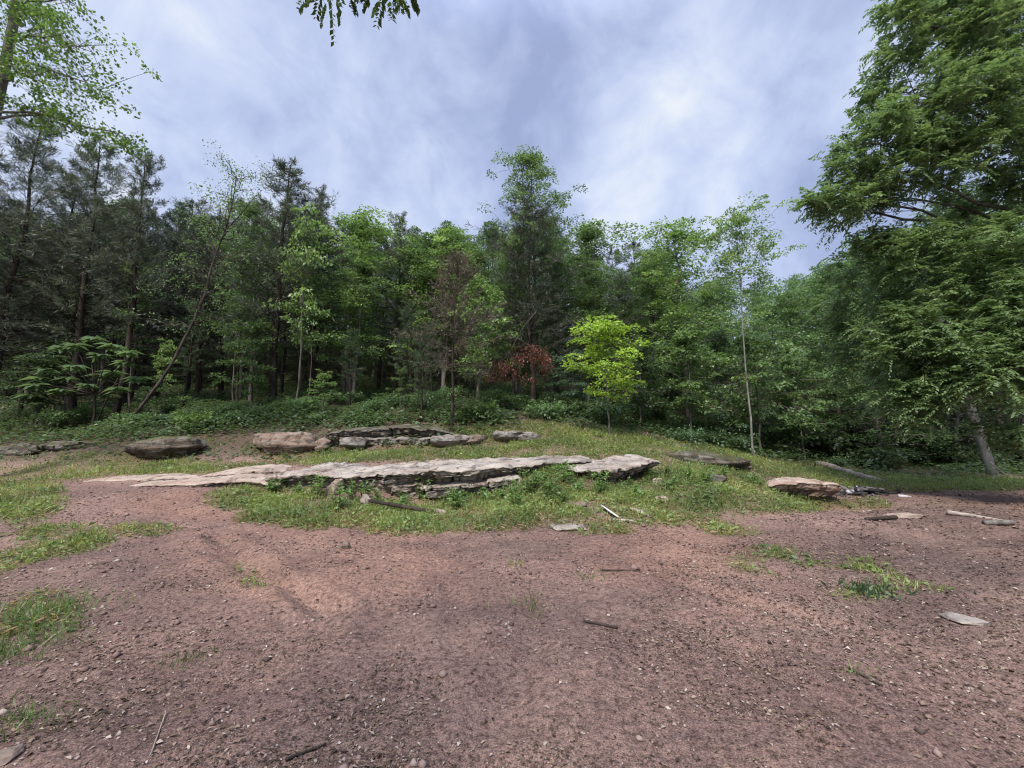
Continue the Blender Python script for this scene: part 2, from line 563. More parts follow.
# ------------------------------------------------------------------ where grass, red clay and woodland floor lie (seen in the photo's frame, kept on the ground)
GRASS = [
    (562, 470, 34, 16, 1.3), (450, 456, 130, 7, 1.0), (320, 459, 60, 6, .8), (230, 447, 60, 9, .45), (90, 460, 110, 7, .6), (400, 446, 70, 6, .5), (570, 515, 110, 12, .6), (700, 478, 60, 14, 1.1),  # cx, cy, rx, ry, strength
    (270, 500, 55, 12, 1), (330, 514, 80, 15, 1), (410, 518, 80, 15, 1), (470, 512, 60, 18, 1), (540, 500, 60, 26, 1), (600, 500, 70, 26, .8), (660, 500, 80, 25, 1), (720, 492, 75, 22, 1), (790, 503, 45, 9, .8), (590, 526, 55, 9, .5),
    (560, 438, 130, 16, 1), (650, 446, 100, 20, 1), (720, 462, 60, 16, 1), (480, 447, 80, 9, .8), (380, 455, 80, 7, .6),
    (150, 467, 110, 8, .9), (50, 472, 60, 8, .8), (15, 500, 45, 20, .9), (60, 543, 60, 16, .42), (20, 570, 40, 20, .3), (145, 531, 32, 6, .55), (40, 620, 42, 26, .34), (8, 655, 34, 20, .2), (15, 720, 30, 18, .35), (255, 575, 25, 12, .3), (190, 660, 14, 9, .12),
    (810, 562, 75, 16, .36), (870, 588, 80, 14, .22), (720, 530, 50, 6, .4), (940, 484, 120, 7, 1.1), (840, 470, 90, 10, 1), (780, 470, 40, 10, .8), (860, 505, 30, 5, .6), (700, 700, 60, 25, .15), (880, 660, 70, 20, .18),
    (530, 602, 14, 9, .15), (592, 576, 9, 4, .15), (515, 566, 12, 5, .15), (800, 630, 90, 20, .15),
]
RED = [(330, 560, 150, 45, .8), (220, 505, 90, 16, 1), (470, 575, 120, 30, .35), (660, 555, 90, 28, .9), (740, 580, 70, 40, .4), (960, 540, 70, 16, .5), (600, 535, 120, 8, .5), (200, 640, 160, 60, .2), (560, 440, 40, 6, .2)]
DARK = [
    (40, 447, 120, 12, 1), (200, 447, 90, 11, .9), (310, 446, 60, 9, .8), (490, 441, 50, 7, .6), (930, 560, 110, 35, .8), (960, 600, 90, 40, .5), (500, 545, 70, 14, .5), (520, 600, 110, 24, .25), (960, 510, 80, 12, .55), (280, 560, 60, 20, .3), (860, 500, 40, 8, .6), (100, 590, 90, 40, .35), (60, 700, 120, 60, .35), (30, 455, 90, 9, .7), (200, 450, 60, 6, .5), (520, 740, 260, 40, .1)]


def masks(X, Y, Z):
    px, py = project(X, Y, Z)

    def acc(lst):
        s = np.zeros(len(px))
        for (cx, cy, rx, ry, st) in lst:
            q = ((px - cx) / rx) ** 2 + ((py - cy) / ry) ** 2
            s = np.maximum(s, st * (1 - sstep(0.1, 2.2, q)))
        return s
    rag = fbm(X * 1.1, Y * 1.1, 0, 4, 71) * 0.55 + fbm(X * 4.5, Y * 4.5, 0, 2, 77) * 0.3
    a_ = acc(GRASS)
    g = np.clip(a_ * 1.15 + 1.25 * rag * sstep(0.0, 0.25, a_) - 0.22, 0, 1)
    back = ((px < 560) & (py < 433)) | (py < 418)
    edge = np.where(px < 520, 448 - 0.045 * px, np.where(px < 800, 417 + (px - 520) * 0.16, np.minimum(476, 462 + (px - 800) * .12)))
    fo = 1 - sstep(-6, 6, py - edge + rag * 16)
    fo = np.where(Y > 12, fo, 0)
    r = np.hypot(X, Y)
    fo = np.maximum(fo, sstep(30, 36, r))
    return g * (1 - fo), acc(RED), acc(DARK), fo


# ------------------------------------------------------------------ ground: one sheet out to the horizon
th = np.concatenate([np.radians(np.arange(-180, -64, 2.5)), np.radians(np.arange(-64, 64.01, 0.3)), np.radians(np.arange(66.5, 180, 2.5))])
rr = [0.3]
while rr[-1] < 700:
    rr.append(rr[-1] * (1.0105 if rr[-1] < 22 else 1.05))
rr = np.array(rr)
TT, RR = np.meshgrid(th, rr)
GX, GY = (RR * np.sin(TT)).ravel(), (RR * np.cos(TT)).ravel()
GZ = ground(GX, GY)
nT, nR = len(th), len(rr)
i0 = np.arange(nR - 1)[:, None] * nT
j0 = np.arange(nT)[None, :]
j1 = (j0 + 1) % nT
GQ = np.stack([i0 + j0, i0 + nT + j0, i0 + nT + j1, i0 + j1], -1).reshape(-1, 4)
ctr = len(GX)
GV = np.concatenate([np.stack([GX, GY, GZ], 1), [[0, 0, float(np.mean(GZ[:nT]))]]])
GT = np.stack([np.full(nT, ctr), np.arange(nT), (np.arange(nT) + 1) % nT], 1)
gme = mesh_np('ground', GV, GQ, ground_material(), None, True, GT)
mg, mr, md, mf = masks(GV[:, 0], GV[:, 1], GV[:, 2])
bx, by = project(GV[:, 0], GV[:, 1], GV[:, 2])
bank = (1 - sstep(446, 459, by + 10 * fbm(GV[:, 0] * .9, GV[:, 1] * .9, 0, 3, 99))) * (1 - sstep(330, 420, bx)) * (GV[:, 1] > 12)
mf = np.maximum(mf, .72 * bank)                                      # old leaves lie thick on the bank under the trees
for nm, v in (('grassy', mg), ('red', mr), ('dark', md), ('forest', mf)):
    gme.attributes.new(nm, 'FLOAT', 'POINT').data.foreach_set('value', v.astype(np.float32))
tag(link('ground', gme), 'red brown bare soil rising to a wooded hillside', 'ground', None, 'structure')


# ------------------------------------------------------------------ rocks
def smooth_pts(P, n):
    P = np.asarray(P, float)
    t = np.linspace(0, len(P) - 1, n)
    i = np.clip(np.floor(t).astype(int), 0, len(P) - 2)
    f_ = (t - i)[:, None]
    lin = P[i] * (1 - f_) + P[i + 1] * f_
    k = max(1, n // (len(P) * 2))
    ker = np.ones(2 * k + 1) / (2 * k + 1)
    pad = np.concatenate([np.repeat(lin[:1], k, 0), lin, np.repeat(lin[-1:], k, 0)])
    return np.stack([np.convolve(pad[:, c], ker, 'valid') for c in range(P.shape[1])], 1)


def strata_rock(name, pts, mat, seed, parent=None, layers=5, nu=170, taper=0.10, under=0.12, rough=1.0, foot=0.25):
    """a bed of layered stone: pts = (px, py of the front lip, Y, front height, depth, rise towards the back)"""
    rs = np.random.default_rng(seed)
    raw = [(*unproj(p[0], p[1], p[2]), p[3], p[4], p[5]) for p in pts]
    S = smooth_pts(raw, nu)
    P, ht, dep, rise = S[:, :3], S[:, 3], S[:, 4], S[:, 5]
    Tn = np.gradient(P[:, :2], axis=0)
    Tn /= np.linalg.norm(Tn, axis=1)[:, None] + 1e-9
    nrm = np.stack([Tn[:, 1], -Tn[:, 0]], 1)
    nrm = np.where((nrm[:, 1] > 0)[:, None], -nrm, nrm)
    s = np.concatenate([[0], np.cumsum(np.linalg.norm(np.diff(P, axis=0), axis=1))])
    u = s / s[-1]
    e = np.minimum(u, 1 - u) / taper
    tp = np.where(e < 1, np.sqrt(np.clip(1 - (1 - e) ** 2, 0, 1)) * 0.85 + 0.15, 1.0)
    ntop, nfr = 22, 34
    wob = fbm(s * 0.9, 3.0 + seed, 0, 3, seed) * 0.22 * rough        # the lip runs in and out
    dd, zz = [], []
    dd.append(-dep); zz.append(-ht - 0.35)
    for k in range(ntop):
        a = k / (ntop - 1)
        d = -dep * (1 - a)
        z = rise * (1 - a) ** 1.1 - 0.05 * sstep(0.86, 1.0, a)
        dd.append(d + wob * a); zz.append(z + 0 * s)
    lay = np.sort(rs.uniform(0.12, 0.95, layers - 1))
    lay = np.concatenate([[0], lay, [1.001]])
    pro = rs.uniform(-0.07, 0.05, layers)
    pro[-1] -= 0.05
    for k in range(1, nfr):
        a = k / (nfr - 1)
        aa = np.clip(a + 0.05 * fbm(s * 0.7, a * 2 + seed, 0, 2, seed + 5), 0, 1)
        li = np.clip(np.searchsorted(lay, aa, 'right') - 1, 0, layers - 1)
        off = pro[li] + 0.06 * rough * fbm(s * 1.7 + li * 9.1, li * 3.3 + seed, 0, 3, seed + 9)
        blk = np.floor(s * 1.25 + li * .41 + .5 * fbm(s * .8, li * 2.0, 0, 2, seed + 60))
        off = off + 0.13 * rough * (_hash(blk, li, li * 0, seed + 61) - .5)
        bf = s * 1.25 + li * .41 + .5 * fbm(s * .8, li * 2.0, 0, 2, seed + 60)
        jd = np.minimum(bf - blk, 1 - (bf - blk))
        off = off - .10 * rough * np.exp(-(jd / .035) ** 2)
        dist = np.min(np.abs(aa[:, None] - lay[None, 1:-1]), axis=1) if layers > 1 else 1 + 0 * s
        off = off - 0.10 * np.exp(-(dist / 0.03) ** 2)
        crack = fbm(s * 3.1 + li * 5.7, seed, 0, 2, seed + 17)
        off = off - 0.12 * np.exp(-(crack / 0.05) ** 2)
        dd.append(wob + off - under * a ** 1.6); zz.append(-0.05 - (ht - 0.05) * a)
    dd.append(wob - under - foot); zz.append(-ht - 0.35)
    D = np.stack(dd, 1)
    Z = np.stack(zz, 1)
    D = D * tp[:, None] - (dep * 0.4 * (1 - tp))[:, None]
    Z = (Z + ht[:, None]) * tp[:, None] - ht[:, None]
    X = P[:, 0:1] + nrm[:, 0:1] * D
    Yy = P[:, 1:2] + nrm[:, 1:2] * D
    tb_ = s * .9 + .6 * fbm(s * .6, seed, 0, 2, seed + 66)
    Zz = P[:, 2:3] + Z
    topm = np.zeros(Z.shape[1]); topm[1:ntop + 2] = 1
    Zz = Zz + .07 * rough * ((_hash(np.floor(tb_), tb_ * 0, tb_ * 0, seed + 67) - .5) * tp)[:, None] * topm
    n1_ = fbm(X * 1.6, Yy * 1.6, Zz * 2.5, 4, seed + 30) * 0.075 * rough
    n2_ = fbm(X * 6, Yy * 6, Zz * 11, 4, seed + 40, .6) * 0.05 * rough
    Zz = Zz + n1_ + n2_
    Yy = Yy + n2_ * 1.3
    K = D.shape[1]
    V = np.stack([X, Yy, Zz], -1)
    base = np.array([P[:, 0].mean(), P[:, 1].mean(), (P[:, 2] - ht).mean()])
    V = V - base
    i = np.arange(nu - 1)[:, None] * K
    j = np.arange(K)[None, :]
    j2 = (j + 1) % K
    Q = np.stack([i + j, i + j2, i + K + j2, i + K + j], -1).reshape(-1, 4)
    V = V.reshape(-1, 3)
    caps = []
    for b in (0, (nu - 1) * K):
        c = len(V)
        V = np.concatenate([V, V[b:b + K].mean(0, keepdims=True)])
        caps.append(np.stack([np.full(K, c), b + np.arange(K), b + (np.arange(K) + 1) % K], 1))
    me = mesh_np(name, V, Q, mat, None, False, np.concatenate(caps))
    me.polygons.foreach_set('use_smooth', np.ones(len(me.polygons), bool))
    if parent is not None:
        return link(name, me, parent, Vector(base) - parent.location)
    return link(name, me, None, base)


import bmesh


def boulder_mesh(name, size, seed, mat, box=3.0, amp=0.12, strata=0.04, sub=4, undercut=0.0):
    bm = bmesh.new()
    bmesh.ops.create_icosphere(bm, subdivisions=sub, radius=1)
    V = np.array([v.co[:] for v in bm.verts])
    V = V / (np.sum(np.abs(V) ** box, axis=1) ** (1 / box))[:, None]
    V = V + V * (fbm(V[:, 0] * 1.3 + seed, V[:, 1] * 1.3, V[:, 2] * 1.3, 4, seed) * amp * 2)[:, None]
    rp = np.random.default_rng(seed + 500)
    for _ in range(9):                                               # flat fracture faces
        nn = rp.normal(0, 1, 3) * np.array([1, 1, .6])
        nn /= np.linalg.norm(nn)
        ex = np.maximum(0, V @ nn - rp.uniform(.62, .9))
        V = V - nn * ex[:, None] * .92
    V[:, 2] = V[:, 2] - 0.15 * fbm(V[:, 0] * 1.1, V[:, 1] * 1.1 + seed, 0, 2, seed + 4)
    cut = 1 - undercut * sstep(.05, -.75, V[:, 2])
    V[:, 0] *= cut
    V[:, 1] *= cut
    W = V * np.asarray(size) / 2
    st = strata * 1.6 * vnoise(W[:, 2] * 9 + seed * 3.7 + 1.2 * fbm(W[:, 0] * 1.5, W[:, 1] * 1.5, 0, 3, seed + 3), W[:, 0] * .8, W[:, 1] * .8, seed + 6) * (1 - np.clip(V[:, 2], 0, 1) ** 3) * min(1, size[2] * 1.6)
    W[:, 0] += V[:, 0] * st
    W[:, 1] += V[:, 1] * st
    W += (fbm(W[:, 0] * 7, W[:, 1] * 7, W[:, 2] * 7, 4, seed + 8, .6) * 0.07 * min(1, size[2] * 1.5))[:, None] * V
    for v, c in zip(bm.verts, W):
        v.co = c
    me = bpy.data.meshes.new(name)
    bm.to_mesh(me)
    bm.free()
    me.polygons.foreach_set('use_smooth', np.ones(len(me.polygons), bool))
    me.materials.append(mat)
    return me


def boulder(px, py_bot, py_top, w_px, Y, seed, mat, label, name='boulder', depth=1.0, box=3.5, rz=0.0, tilt=0.0, sink=0.12, cat='rock', amp=0.12, group=None):
    a = unproj(px, py_bot, Y)
    b = unproj(px, py_top, Y)
    h = b[2] - a[2]
    w = w_px / F * Y * (1.0 if name == 'stone' else 1.13)
    me = boulder_mesh(name, (w, depth, h * (1 + sink)), seed, mat, box, amp, 0.0 if name == 'stone' else 0.04, 4, 0.0 if name == 'stone' else 0.34)
    loc = (a[0], Y + depth * 0.3, a[2] + h * 0.5 * (1 - sink))
    if name == 'stone':
        p_ = on_ground(px, py_bot - 1)
        loc = (p_[0], p_[1] + depth * .2, gz(p_[0], p_[1] + depth * .2) + h * .22)
    o = link(name, me, None, loc)
    o.rotation_euler = (0.0, tilt, rz)
    return tag(o, label, cat, group)


# main ledge: a slab that dips towards the clearing and a recessed block under it
b0 = unproj(400, 500, 10.2)
led = thing('rock_ledge', 'long pale layered sandstone ledge across the middle of the clearing', 'rock ledge', (b0[0], b0[1], b0[2]))
strata_rock('ledge_slab', [
    (232, 482, 10.9, .16, .8, .06), (262, 478, 10.6, .30, 1.0, .10), (295, 474, 10.4, .46, 1.2, .14), (322, 472, 10.3, .54, 1.3, .16), (345, 474, 10.25, .50, 1.3, .14), (372, 474, 10.2, .40, 1.3, .16),
    (392, 473, 10.1, .33, 1.3, .16), (420, 471, 10.1, .32, 1.3, .14), (450, 470, 10.15, .28, 1.3, .13), (480, 469, 10.3, .26, 1.3, .12), (512, 466, 10.6, .24, 1.1, .10), (545, 462, 10.8, .24, 1.0, .08), (572, 460, 10.9, .22, .9, .06), (600, 458.5, 11.0, .14, .7, .04)],
    ROCK_PALE, 3, led, layers=3, nu=280, taper=.05, under=.16)
strata_rock('ledge_block', [
    (385, 485, 10.15, .36, 1.0, .04), (420, 484, 10.15, .36, 1.0, .04), (460, 482, 10.25, .36, 1.0, .04), (500, 480, 10.4, .34, 1.0, .04), (528, 476, 10.7, .3, .9, .04)],
    ROCK_PALE, 8, led, layers=4, nu=150, taper=.04, under=.06)
# pale flat bedrock strips left of the ledge
tag(strata_rock('bedrock_slab', [(62, 481, 11.0, .14, .35, .02), (110, 478.5, 10.9, .18, .5, .05), (160, 477.5, 10.9, .18, .5, .06), (206, 476, 11.0, .14, .3, .03)], ROCK_TAN, 21, None, layers=2, nu=90, taper=.3, under=.02, rough=.55),
    'thin pale flat stone strip level with the soil at the clearing edge, farthest from the ledge', 'rock')
tag(strata_rock('bedrock_slab', [(108, 485.5, 10.3, .14, .35, .04), (160, 483, 10.2, .18, .4, .06), (210, 481, 10.2, .2, .5, .10), (250, 479, 10.3, .2, .5, .12), (285, 483, 10.3, .08, .4, .08)], ROCK_TAN, 22, None, layers=2, nu=110, taper=.3, under=.02, rough=.55),
    'pale flat stone strip running into the left end of the long ledge', 'rock')
tag(strata_rock('bedrock_slab', [(186, 475, 11.6, .12, .7, .06), (225, 472, 11.5, .14, .8, .10), (265, 469, 11.5, .16, .9, .12), (300, 470, 11.6, .1, .6, .08)], ROCK_TAN, 23, None, layers=2, nu=90, taper=.3, under=.02, rough=.6),
    'smooth pale stone sheet just behind the left end of the long ledge', 'rock')
# right ledge
tag(strata_rock('rock_outcrop', [(556, 467, 10.7, .24, .8, .06), (570, 467, 10.5, .36, .9, .10), (585, 468, 10.4, .46, 1.0, .16), (606, 467, 10.2, .48, 1.1, .18), (628, 465, 10.2, .42, 1.1, .16), (648, 461, 10.4, .3, 1.0, .10), (666, 458, 10.6, .18, .8, .04)],
                ROCK_PALE, 31, None, layers=5, nu=140, taper=.10, under=.36, foot=.45),
    'layered sandstone outcrop with a dark undercut poking from the grassy mound', 'rock')
# upper ledge at the edge of the woods
up = unproj(400, 450, 14.6)
ul = thing('rock_ledge', 'dark upper rock ledge at the foot of the woods under a black overhanging slab', 'rock ledge', up)
strata_rock('ledge_cap', [(318, 432, 15.2, .3, 1.0, .08), (350, 429, 15.0, .36, 1.2, .12), (390, 427, 14.9, .34, 1.3, .14), (430, 428, 14.9, .28, 1.2, .10), (462, 434, 15.0, .16, .8, .05)], ROCK_DARK, 41, ul, layers=3, nu=130, taper=.10, under=.12)
strata_rock('ledge_block', [(333, 440, 15.0, .5, 1.0, .05), (365, 439, 14.9, .5, 1.0, .05), (400, 438, 14.8, .5, 1.0, .05), (440, 436, 14.7, .5, 1.0, .10), (468, 436, 14.7, .42, .9, .12)], ROCK_GREY, 42, ul, layers=4, nu=130, taper=.06, under=.15)
for k, (px, pb, pt, w, Y, mat, lab) in enumerate([
    (152, 459, 437, 88, 15.2, ROCK_MOSS, 'low dark mossy boulder with a deep shadow beneath, below the magnolia'),
    (283, 455, 432, 64, 15.0, ROCK_BROWN, 'square brown boulder undercut at its base, just above the left end of the ledge'),
    (320, 453, 439, 19, 15.0, ROCK_BROWN, 'small squarish stone beside the square brown boulder'),
    (352, 451, 437, 22, 14.5, ROCK_GREY, 'small pale lichen covered rock under the left of the black slab'),
    (446, 450, 433, 40, 14.4, ROCK_GREY, 'pale grey knobbly rock at the right end of the dark upper ledge'),
    (474, 446, 435, 22, 14.5, ROCK_BROWN, 'brown rounded stone next to the pale knobbly rock of the upper ledge'),
    (508, 442, 431, 30, 14.6, ROCK_GREY, 'flat pale rock in the red bank right of the upper ledge'),
    (530, 445, 433, 24, 14.6, ROCK_GREY, 'pale grey rock with a dark cleft, end of the upper row in the grass'),
    (715, 470, 453, 70, 12.6, ROCK_DARK, 'low grey black rock behind the top of the grassy mound'),
    (740, 472, 460, 26, 12.9, ROCK_DARK, 'small dark rock at the far end of the low grey black rock'),
    (60, 455, 442, 60, 16.0, ROCK_DARK, 'dark half buried rock in the bank at the far left of the woods edge'),
    (12, 460, 444, 50, 15.6, ROCK_DARK, 'dark low rock by the left border under the grey cedars'),
]):
    boulder(px, pb, pt, w, Y, 100 + k, mat, lab, depth=0.7 + 0.006 * w, box=4.5 if k in (1, 2) else 3.2, rz=0.2 * math.sin(k * 2.1), tilt=-0.06 if k == 0 else 0.05 * math.sin(k), name='boulder')
boulder(333, 496, 474, 15, 10.0, 141, ROCK_TAN, 'pale triangular stone leaning on the front of the long ledge', name='stone', depth=.28, tilt=0.5, rz=.2)
boulder(717, 487, 474, 15, 10.3, 144, ROCK_DARK, 'small black rock jutting from the grassy mound', name='stone', depth=.3, tilt=.3)
boulder(570, 531, 526, 36, 7.4, 145, ROCK_PALE, 'flat pale stone lying at the edge of the soil below the mound', name='stone', depth=.35)
boulder(576, 509, 502, 22, 8.6, 146, ROCK_BROWN, 'pinkish flat stone in the worn patch of the mound', name='stone', depth=.3)
boulder(660, 487, 480, 16, 9.6, 147, ROCK_TAN, 'pale stone high in the grass right of the layered outcrop', name='stone', depth=.3)
boulder(662, 503, 497, 14, 8.9, 148, ROCK_TAN, 'pale stone low in the grass right of the fallen board', name='stone', depth=.25)
boulder(346, 551, 543, 9, 5.95, 149, ROCK_BROWN, 'little dark brown stone alone on the red soil below the grass', name='stone', depth=.12)
boulder(0, 770, 758, 24, 2.15, 150, ROCK_BROWN, 'pale flat stone cut off by the bottom left corner', name='stone', depth=.14)
boulder(968, 626, 622, 34, 3.7, 151, ROCK_PALE, 'flat pale stone half sunk in the mud beside the green weeds', name='stone', depth=.28)
boulder(905, 520, 515, 40, 8.6, 152, ROCK_TAN, 'pale elongated stone on the churned soil of the right', name='stone', depth=.3)
# rust stained slab with the dark gap under it
tag(strata_rock('stone_slab', [(764, 485, 11.0, .20, .8, .03), (785, 482.5, 10.8, .20, .9, .04), (815, 483, 10.7, .20, .9, .05), (850, 486, 10.7, .18, .9, .05)], ROCK_RUST, 51, None, layers=2, nu=90, taper=.06, under=.10, rough=.6, foot=.75),
    'rust stained stone slab overhanging a dark hollow at the end of the grassy mound', 'rock')

# ------------------------------------------------------------------ logs, boards, burnt heap
def log_thing(name, label, cat, a, b, r0, r1, mat, seed, lift=0.0, bend=0.03):
    rs = np.random.default_rng(seed)
    A, B = np.array(a), np.array(b)
    t = np.linspace(0, 1, 14)[:, None]
    P = A * (1 - t) + B * t
    L = np.linalg.norm(B - A)
    P = P + np.cumsum(rs.normal(0, bend * L / 14, P.shape), 0)
    P[:, 2] += lift
    g = Geo()
    g.tube(P - A, np.linspace(r0, r1, 14) * rs.uniform(.85, 1.15, 14), 6)
    return tag(link(name, g.mesh(name, mat), None, A), label, cat)


def gp(px, py, lift=0.0):
    p = on_ground(px, py)
    return (p[0], p[1], p[2] + lift)


log_thing('fallen_log', 'pale barkless log lying on the grass in front of the dark hollow', 'log', gp(817, 466, .12), gp(886, 483, .06), .17, .10, DEADWOOD, 5)
log_thing('fallen_branch', 'thin dark stick lying flat on the churned soil beyond the burnt heap', 'stick', gp(866, 522, .03), gp(897, 520, .03), .03, .045, BARK_DARK, 6)
log_thing('fallen_branch', 'pale weathered branch lying on the churned soil near the right border', 'stick', gp(948, 516, .05), gp(1008, 524, .03), .05, .03, DEADWOOD, 7)
log_thing('fallen_branch', 'short brown chunk of wood on the orange soil near the right border', 'stick', gp(985, 527, .03), gp(1012, 525, .04), .05, .05, BARK_GREY, 8)
log_thing('twig', 'thin straight pale twig lying alone in the lower left of the dirt', 'twig', gp(149, 768, .012), gp(166, 716, .012), .004, .003, DEADWOOD, 9)
log_thing('twig', 'dark crooked twig at the bottom edge of the dirt', 'twig', gp(285, 768, .012), gp(326, 752, .012), .008, .005, BARK_DARK, 10)
log_thing('twig', 'dark twig lying crosswise on the dirt right of the middle', 'twig', gp(584, 624, .015), gp(618, 630, .015), .010, .012, BARK_DARK, 11)
log_thing('twig', 'thin dark twig on the soil below the flat pale stone', 'twig', gp(600, 573, .015), gp(640, 576, .015), .008, .006, BARK_DARK, 12)
log_thing('twig', 'dark twig half buried beneath the weeds of the right', 'twig', gp(850, 675, .012), gp(880, 690, .012), .010, .006, BARK_DARK, 13)


def box_bar(g, a, b, w, h, tint=0.5, twist=0.0):
    a, b = np.array(a, float), np.array(b, float)
    d = (b - a) / np.linalg.norm(b - a)
    s = np.cross(d, (0, 0, 1)); s /= np.linalg.norm(s)
    u = np.cross(s, d)
    s, u = s * math.cos(twist) + u * math.sin(twist), u * math.cos(twist) - s * math.sin(twist)
    V = [p + s * i * w / 2 + u * j * h / 2 for p in (a, b) for (i, j) in ((-1, -1), (1, -1), (1, 1), (-1, 1))]
    g.add(V, [(0, 3, 2, 1), (4, 5, 6, 7), (0, 1, 5, 4), (1, 2, 6, 5), (2, 3, 7, 6), (3, 0, 4, 7)], tint)


pa, pb = np.array(gp(369, 509)), np.array(gp(438, 519))
pa[2] += .17; pb[2] += .07
post = thing('old_post', 'dark narrow post with pale blocky ends lying in the weeds before the ledge', 'post', tuple((pa + pb) / 2 - (0, 0, .1)))
O_ = np.array(post.location)
g = Geo(); box_bar(g, pa - O_, pb - O_, .055, .065)
link('shaft', g.mesh('shaft', BARK_DARK), post)
for e, d_, nm in ((pa, -1, 1), (pb, 1, 2)):
    dv = (pb - pa) / np.linalg.norm(pb - pa)
    me = boulder_mesh('end_block', (.22, .14, .2 if nm == 1 else .13), 60 + nm, DEADWOOD, 4.5, .10, 0.0, 3)
    o = link('end_block', me, post, e + dv * .08 * d_ - O_)
    o.rotation_euler = (0, .6 if nm == 1 else .15, .1)
WOOD_PALE = bark_material('weathered_board', (0.40, 0.39, 0.37), (0.62, 0.60, 0.57), 5)
p0, p1 = np.array(gp(603, 510, .06)), np.array(gp(619, 521, .05))
g = Geo(); box_bar(g, p0 - p0, p1 - p0, .11, .025, .5, .5)
tag(link('board', g.mesh('board', WOOD_PALE), None, p0), 'short whitish board lying aslant on the mound edge', 'board')
p0, p1 = np.array(gp(612, 521, .04)), np.array(gp(634, 524, .04))
g = Geo(); box_bar(g, p0 - p0, p1 - p0, .07, .03)
tag(link('board', g.mesh('board', DEADWOOD), None, p0), 'narrow brownish board lying flat under the whitish board', 'board')
p0, p1 = np.array(gp(632, 512, .04)), np.array(gp(652, 520, .03))
g = Geo(); box_bar(g, p0 - p0, p1 - p0, .14, .03)
tag(link('board', g.mesh('board', DEADWOOD), None, p0), 'weathered tan board right of the whitish board', 'board')

CHAR = tint_material('charcoal', [(0, (0.012, 0.011, 0.012)), (0.7, (0.06, 0.055, 0.055)), (1, (0.42, 0.40, 0.42))], .8)
rs = np.random.default_rng(77)
g = Geo()
q = np.array(gp(862, 495))
for k in range(70):
    c = np.array([rs.normal(0, .42), rs.normal(0, .28), 0])
    c[2] = gz(q[0] + c[0], q[1] + c[1]) - q[2] + rs.uniform(0.0, .16) * math.exp(-(c[0] / .5) ** 2)
    d = rs.normal(0, 1, 3); d[2] *= .35; d /= np.linalg.norm(d)
    l = rs.uniform(.05, .22)
    g.tube([c - d * l, c, c + d * l], rs.uniform(.02, .06, 3), 6, rs.choice([.1, .3, .5, .75, 1.0], p=[.3, .3, .2, .1, .1]))
tag(link('burnt_heap', g.mesh('burnt_heap', CHAR), None, q), 'low heap of black charred pieces and grey ash by the rust stained slab', 'burnt heap', None, 'stuff')


# ------------------------------------------------------------------ trees
def unit(v):
    return v / (np.linalg.norm(v, axis=-1, keepdims=True) + 1e-9)


def curve_to(a, b, sag, n=6, rs=None, wob=0.0):
    t = np.linspace(0, 1, n)[:, None]
    P = np.asarray(a) * (1 - t) + np.asarray(b) * t
    P[:, 2] += (sag * 4 * t * (1 - t))[:, 0]
    if rs is not None and wob:
        w = rs.normal(0, wob, P.shape)
        w[0] = w[-1] = 0
        P = P + w
    return P


def spray_leaves(g, rs, C, axis, n, rad, leaf, wl, flat=0.3, tint0=0.5, droop=0.25):
    """a flat layered spray of leaves round each centre C (m,3)"""
    m = len(C)
    k = np.repeat(np.arange(m), n)
    N_ = len(k)
    ang = rs.uniform(0, 2 * np.pi, N_)
    rd = np.sqrt(rs.uniform(0, 1, N_)) * rad[k]
    off = np.stack([np.cos(ang) * rd, np.sin(ang) * rd, rs.normal(0, flat, N_) * rad[k] - (rd / rad[k]) ** 2 * rad[k] * droop], 1)
    tilt = rs.normal(0, 0.25, (m, 2))
    off[:, 2] += off[:, 0] * tilt[k, 0] + off[:, 1] * tilt[k, 1]
    P = C[k] + off
    D = np.stack([np.cos(ang), np.sin(ang), rs.normal(-0.25, 0.45, N_)], 1) + rs.normal(0, .55, (N_, 3)) + axis[k] * .4
    Nn = np.array([0, 0, 1.0]) + rs.normal(0, .45, (N_, 3))
    L = leaf * rs.uniform(.65, 1.25, N_)
    tv = np.clip(tint0 + rs.normal(0, .14, m)[k] + rs.normal(0, .16, N_), 0, 1)
    g.leaves(P, D, Nn, L, L * wl, tv)


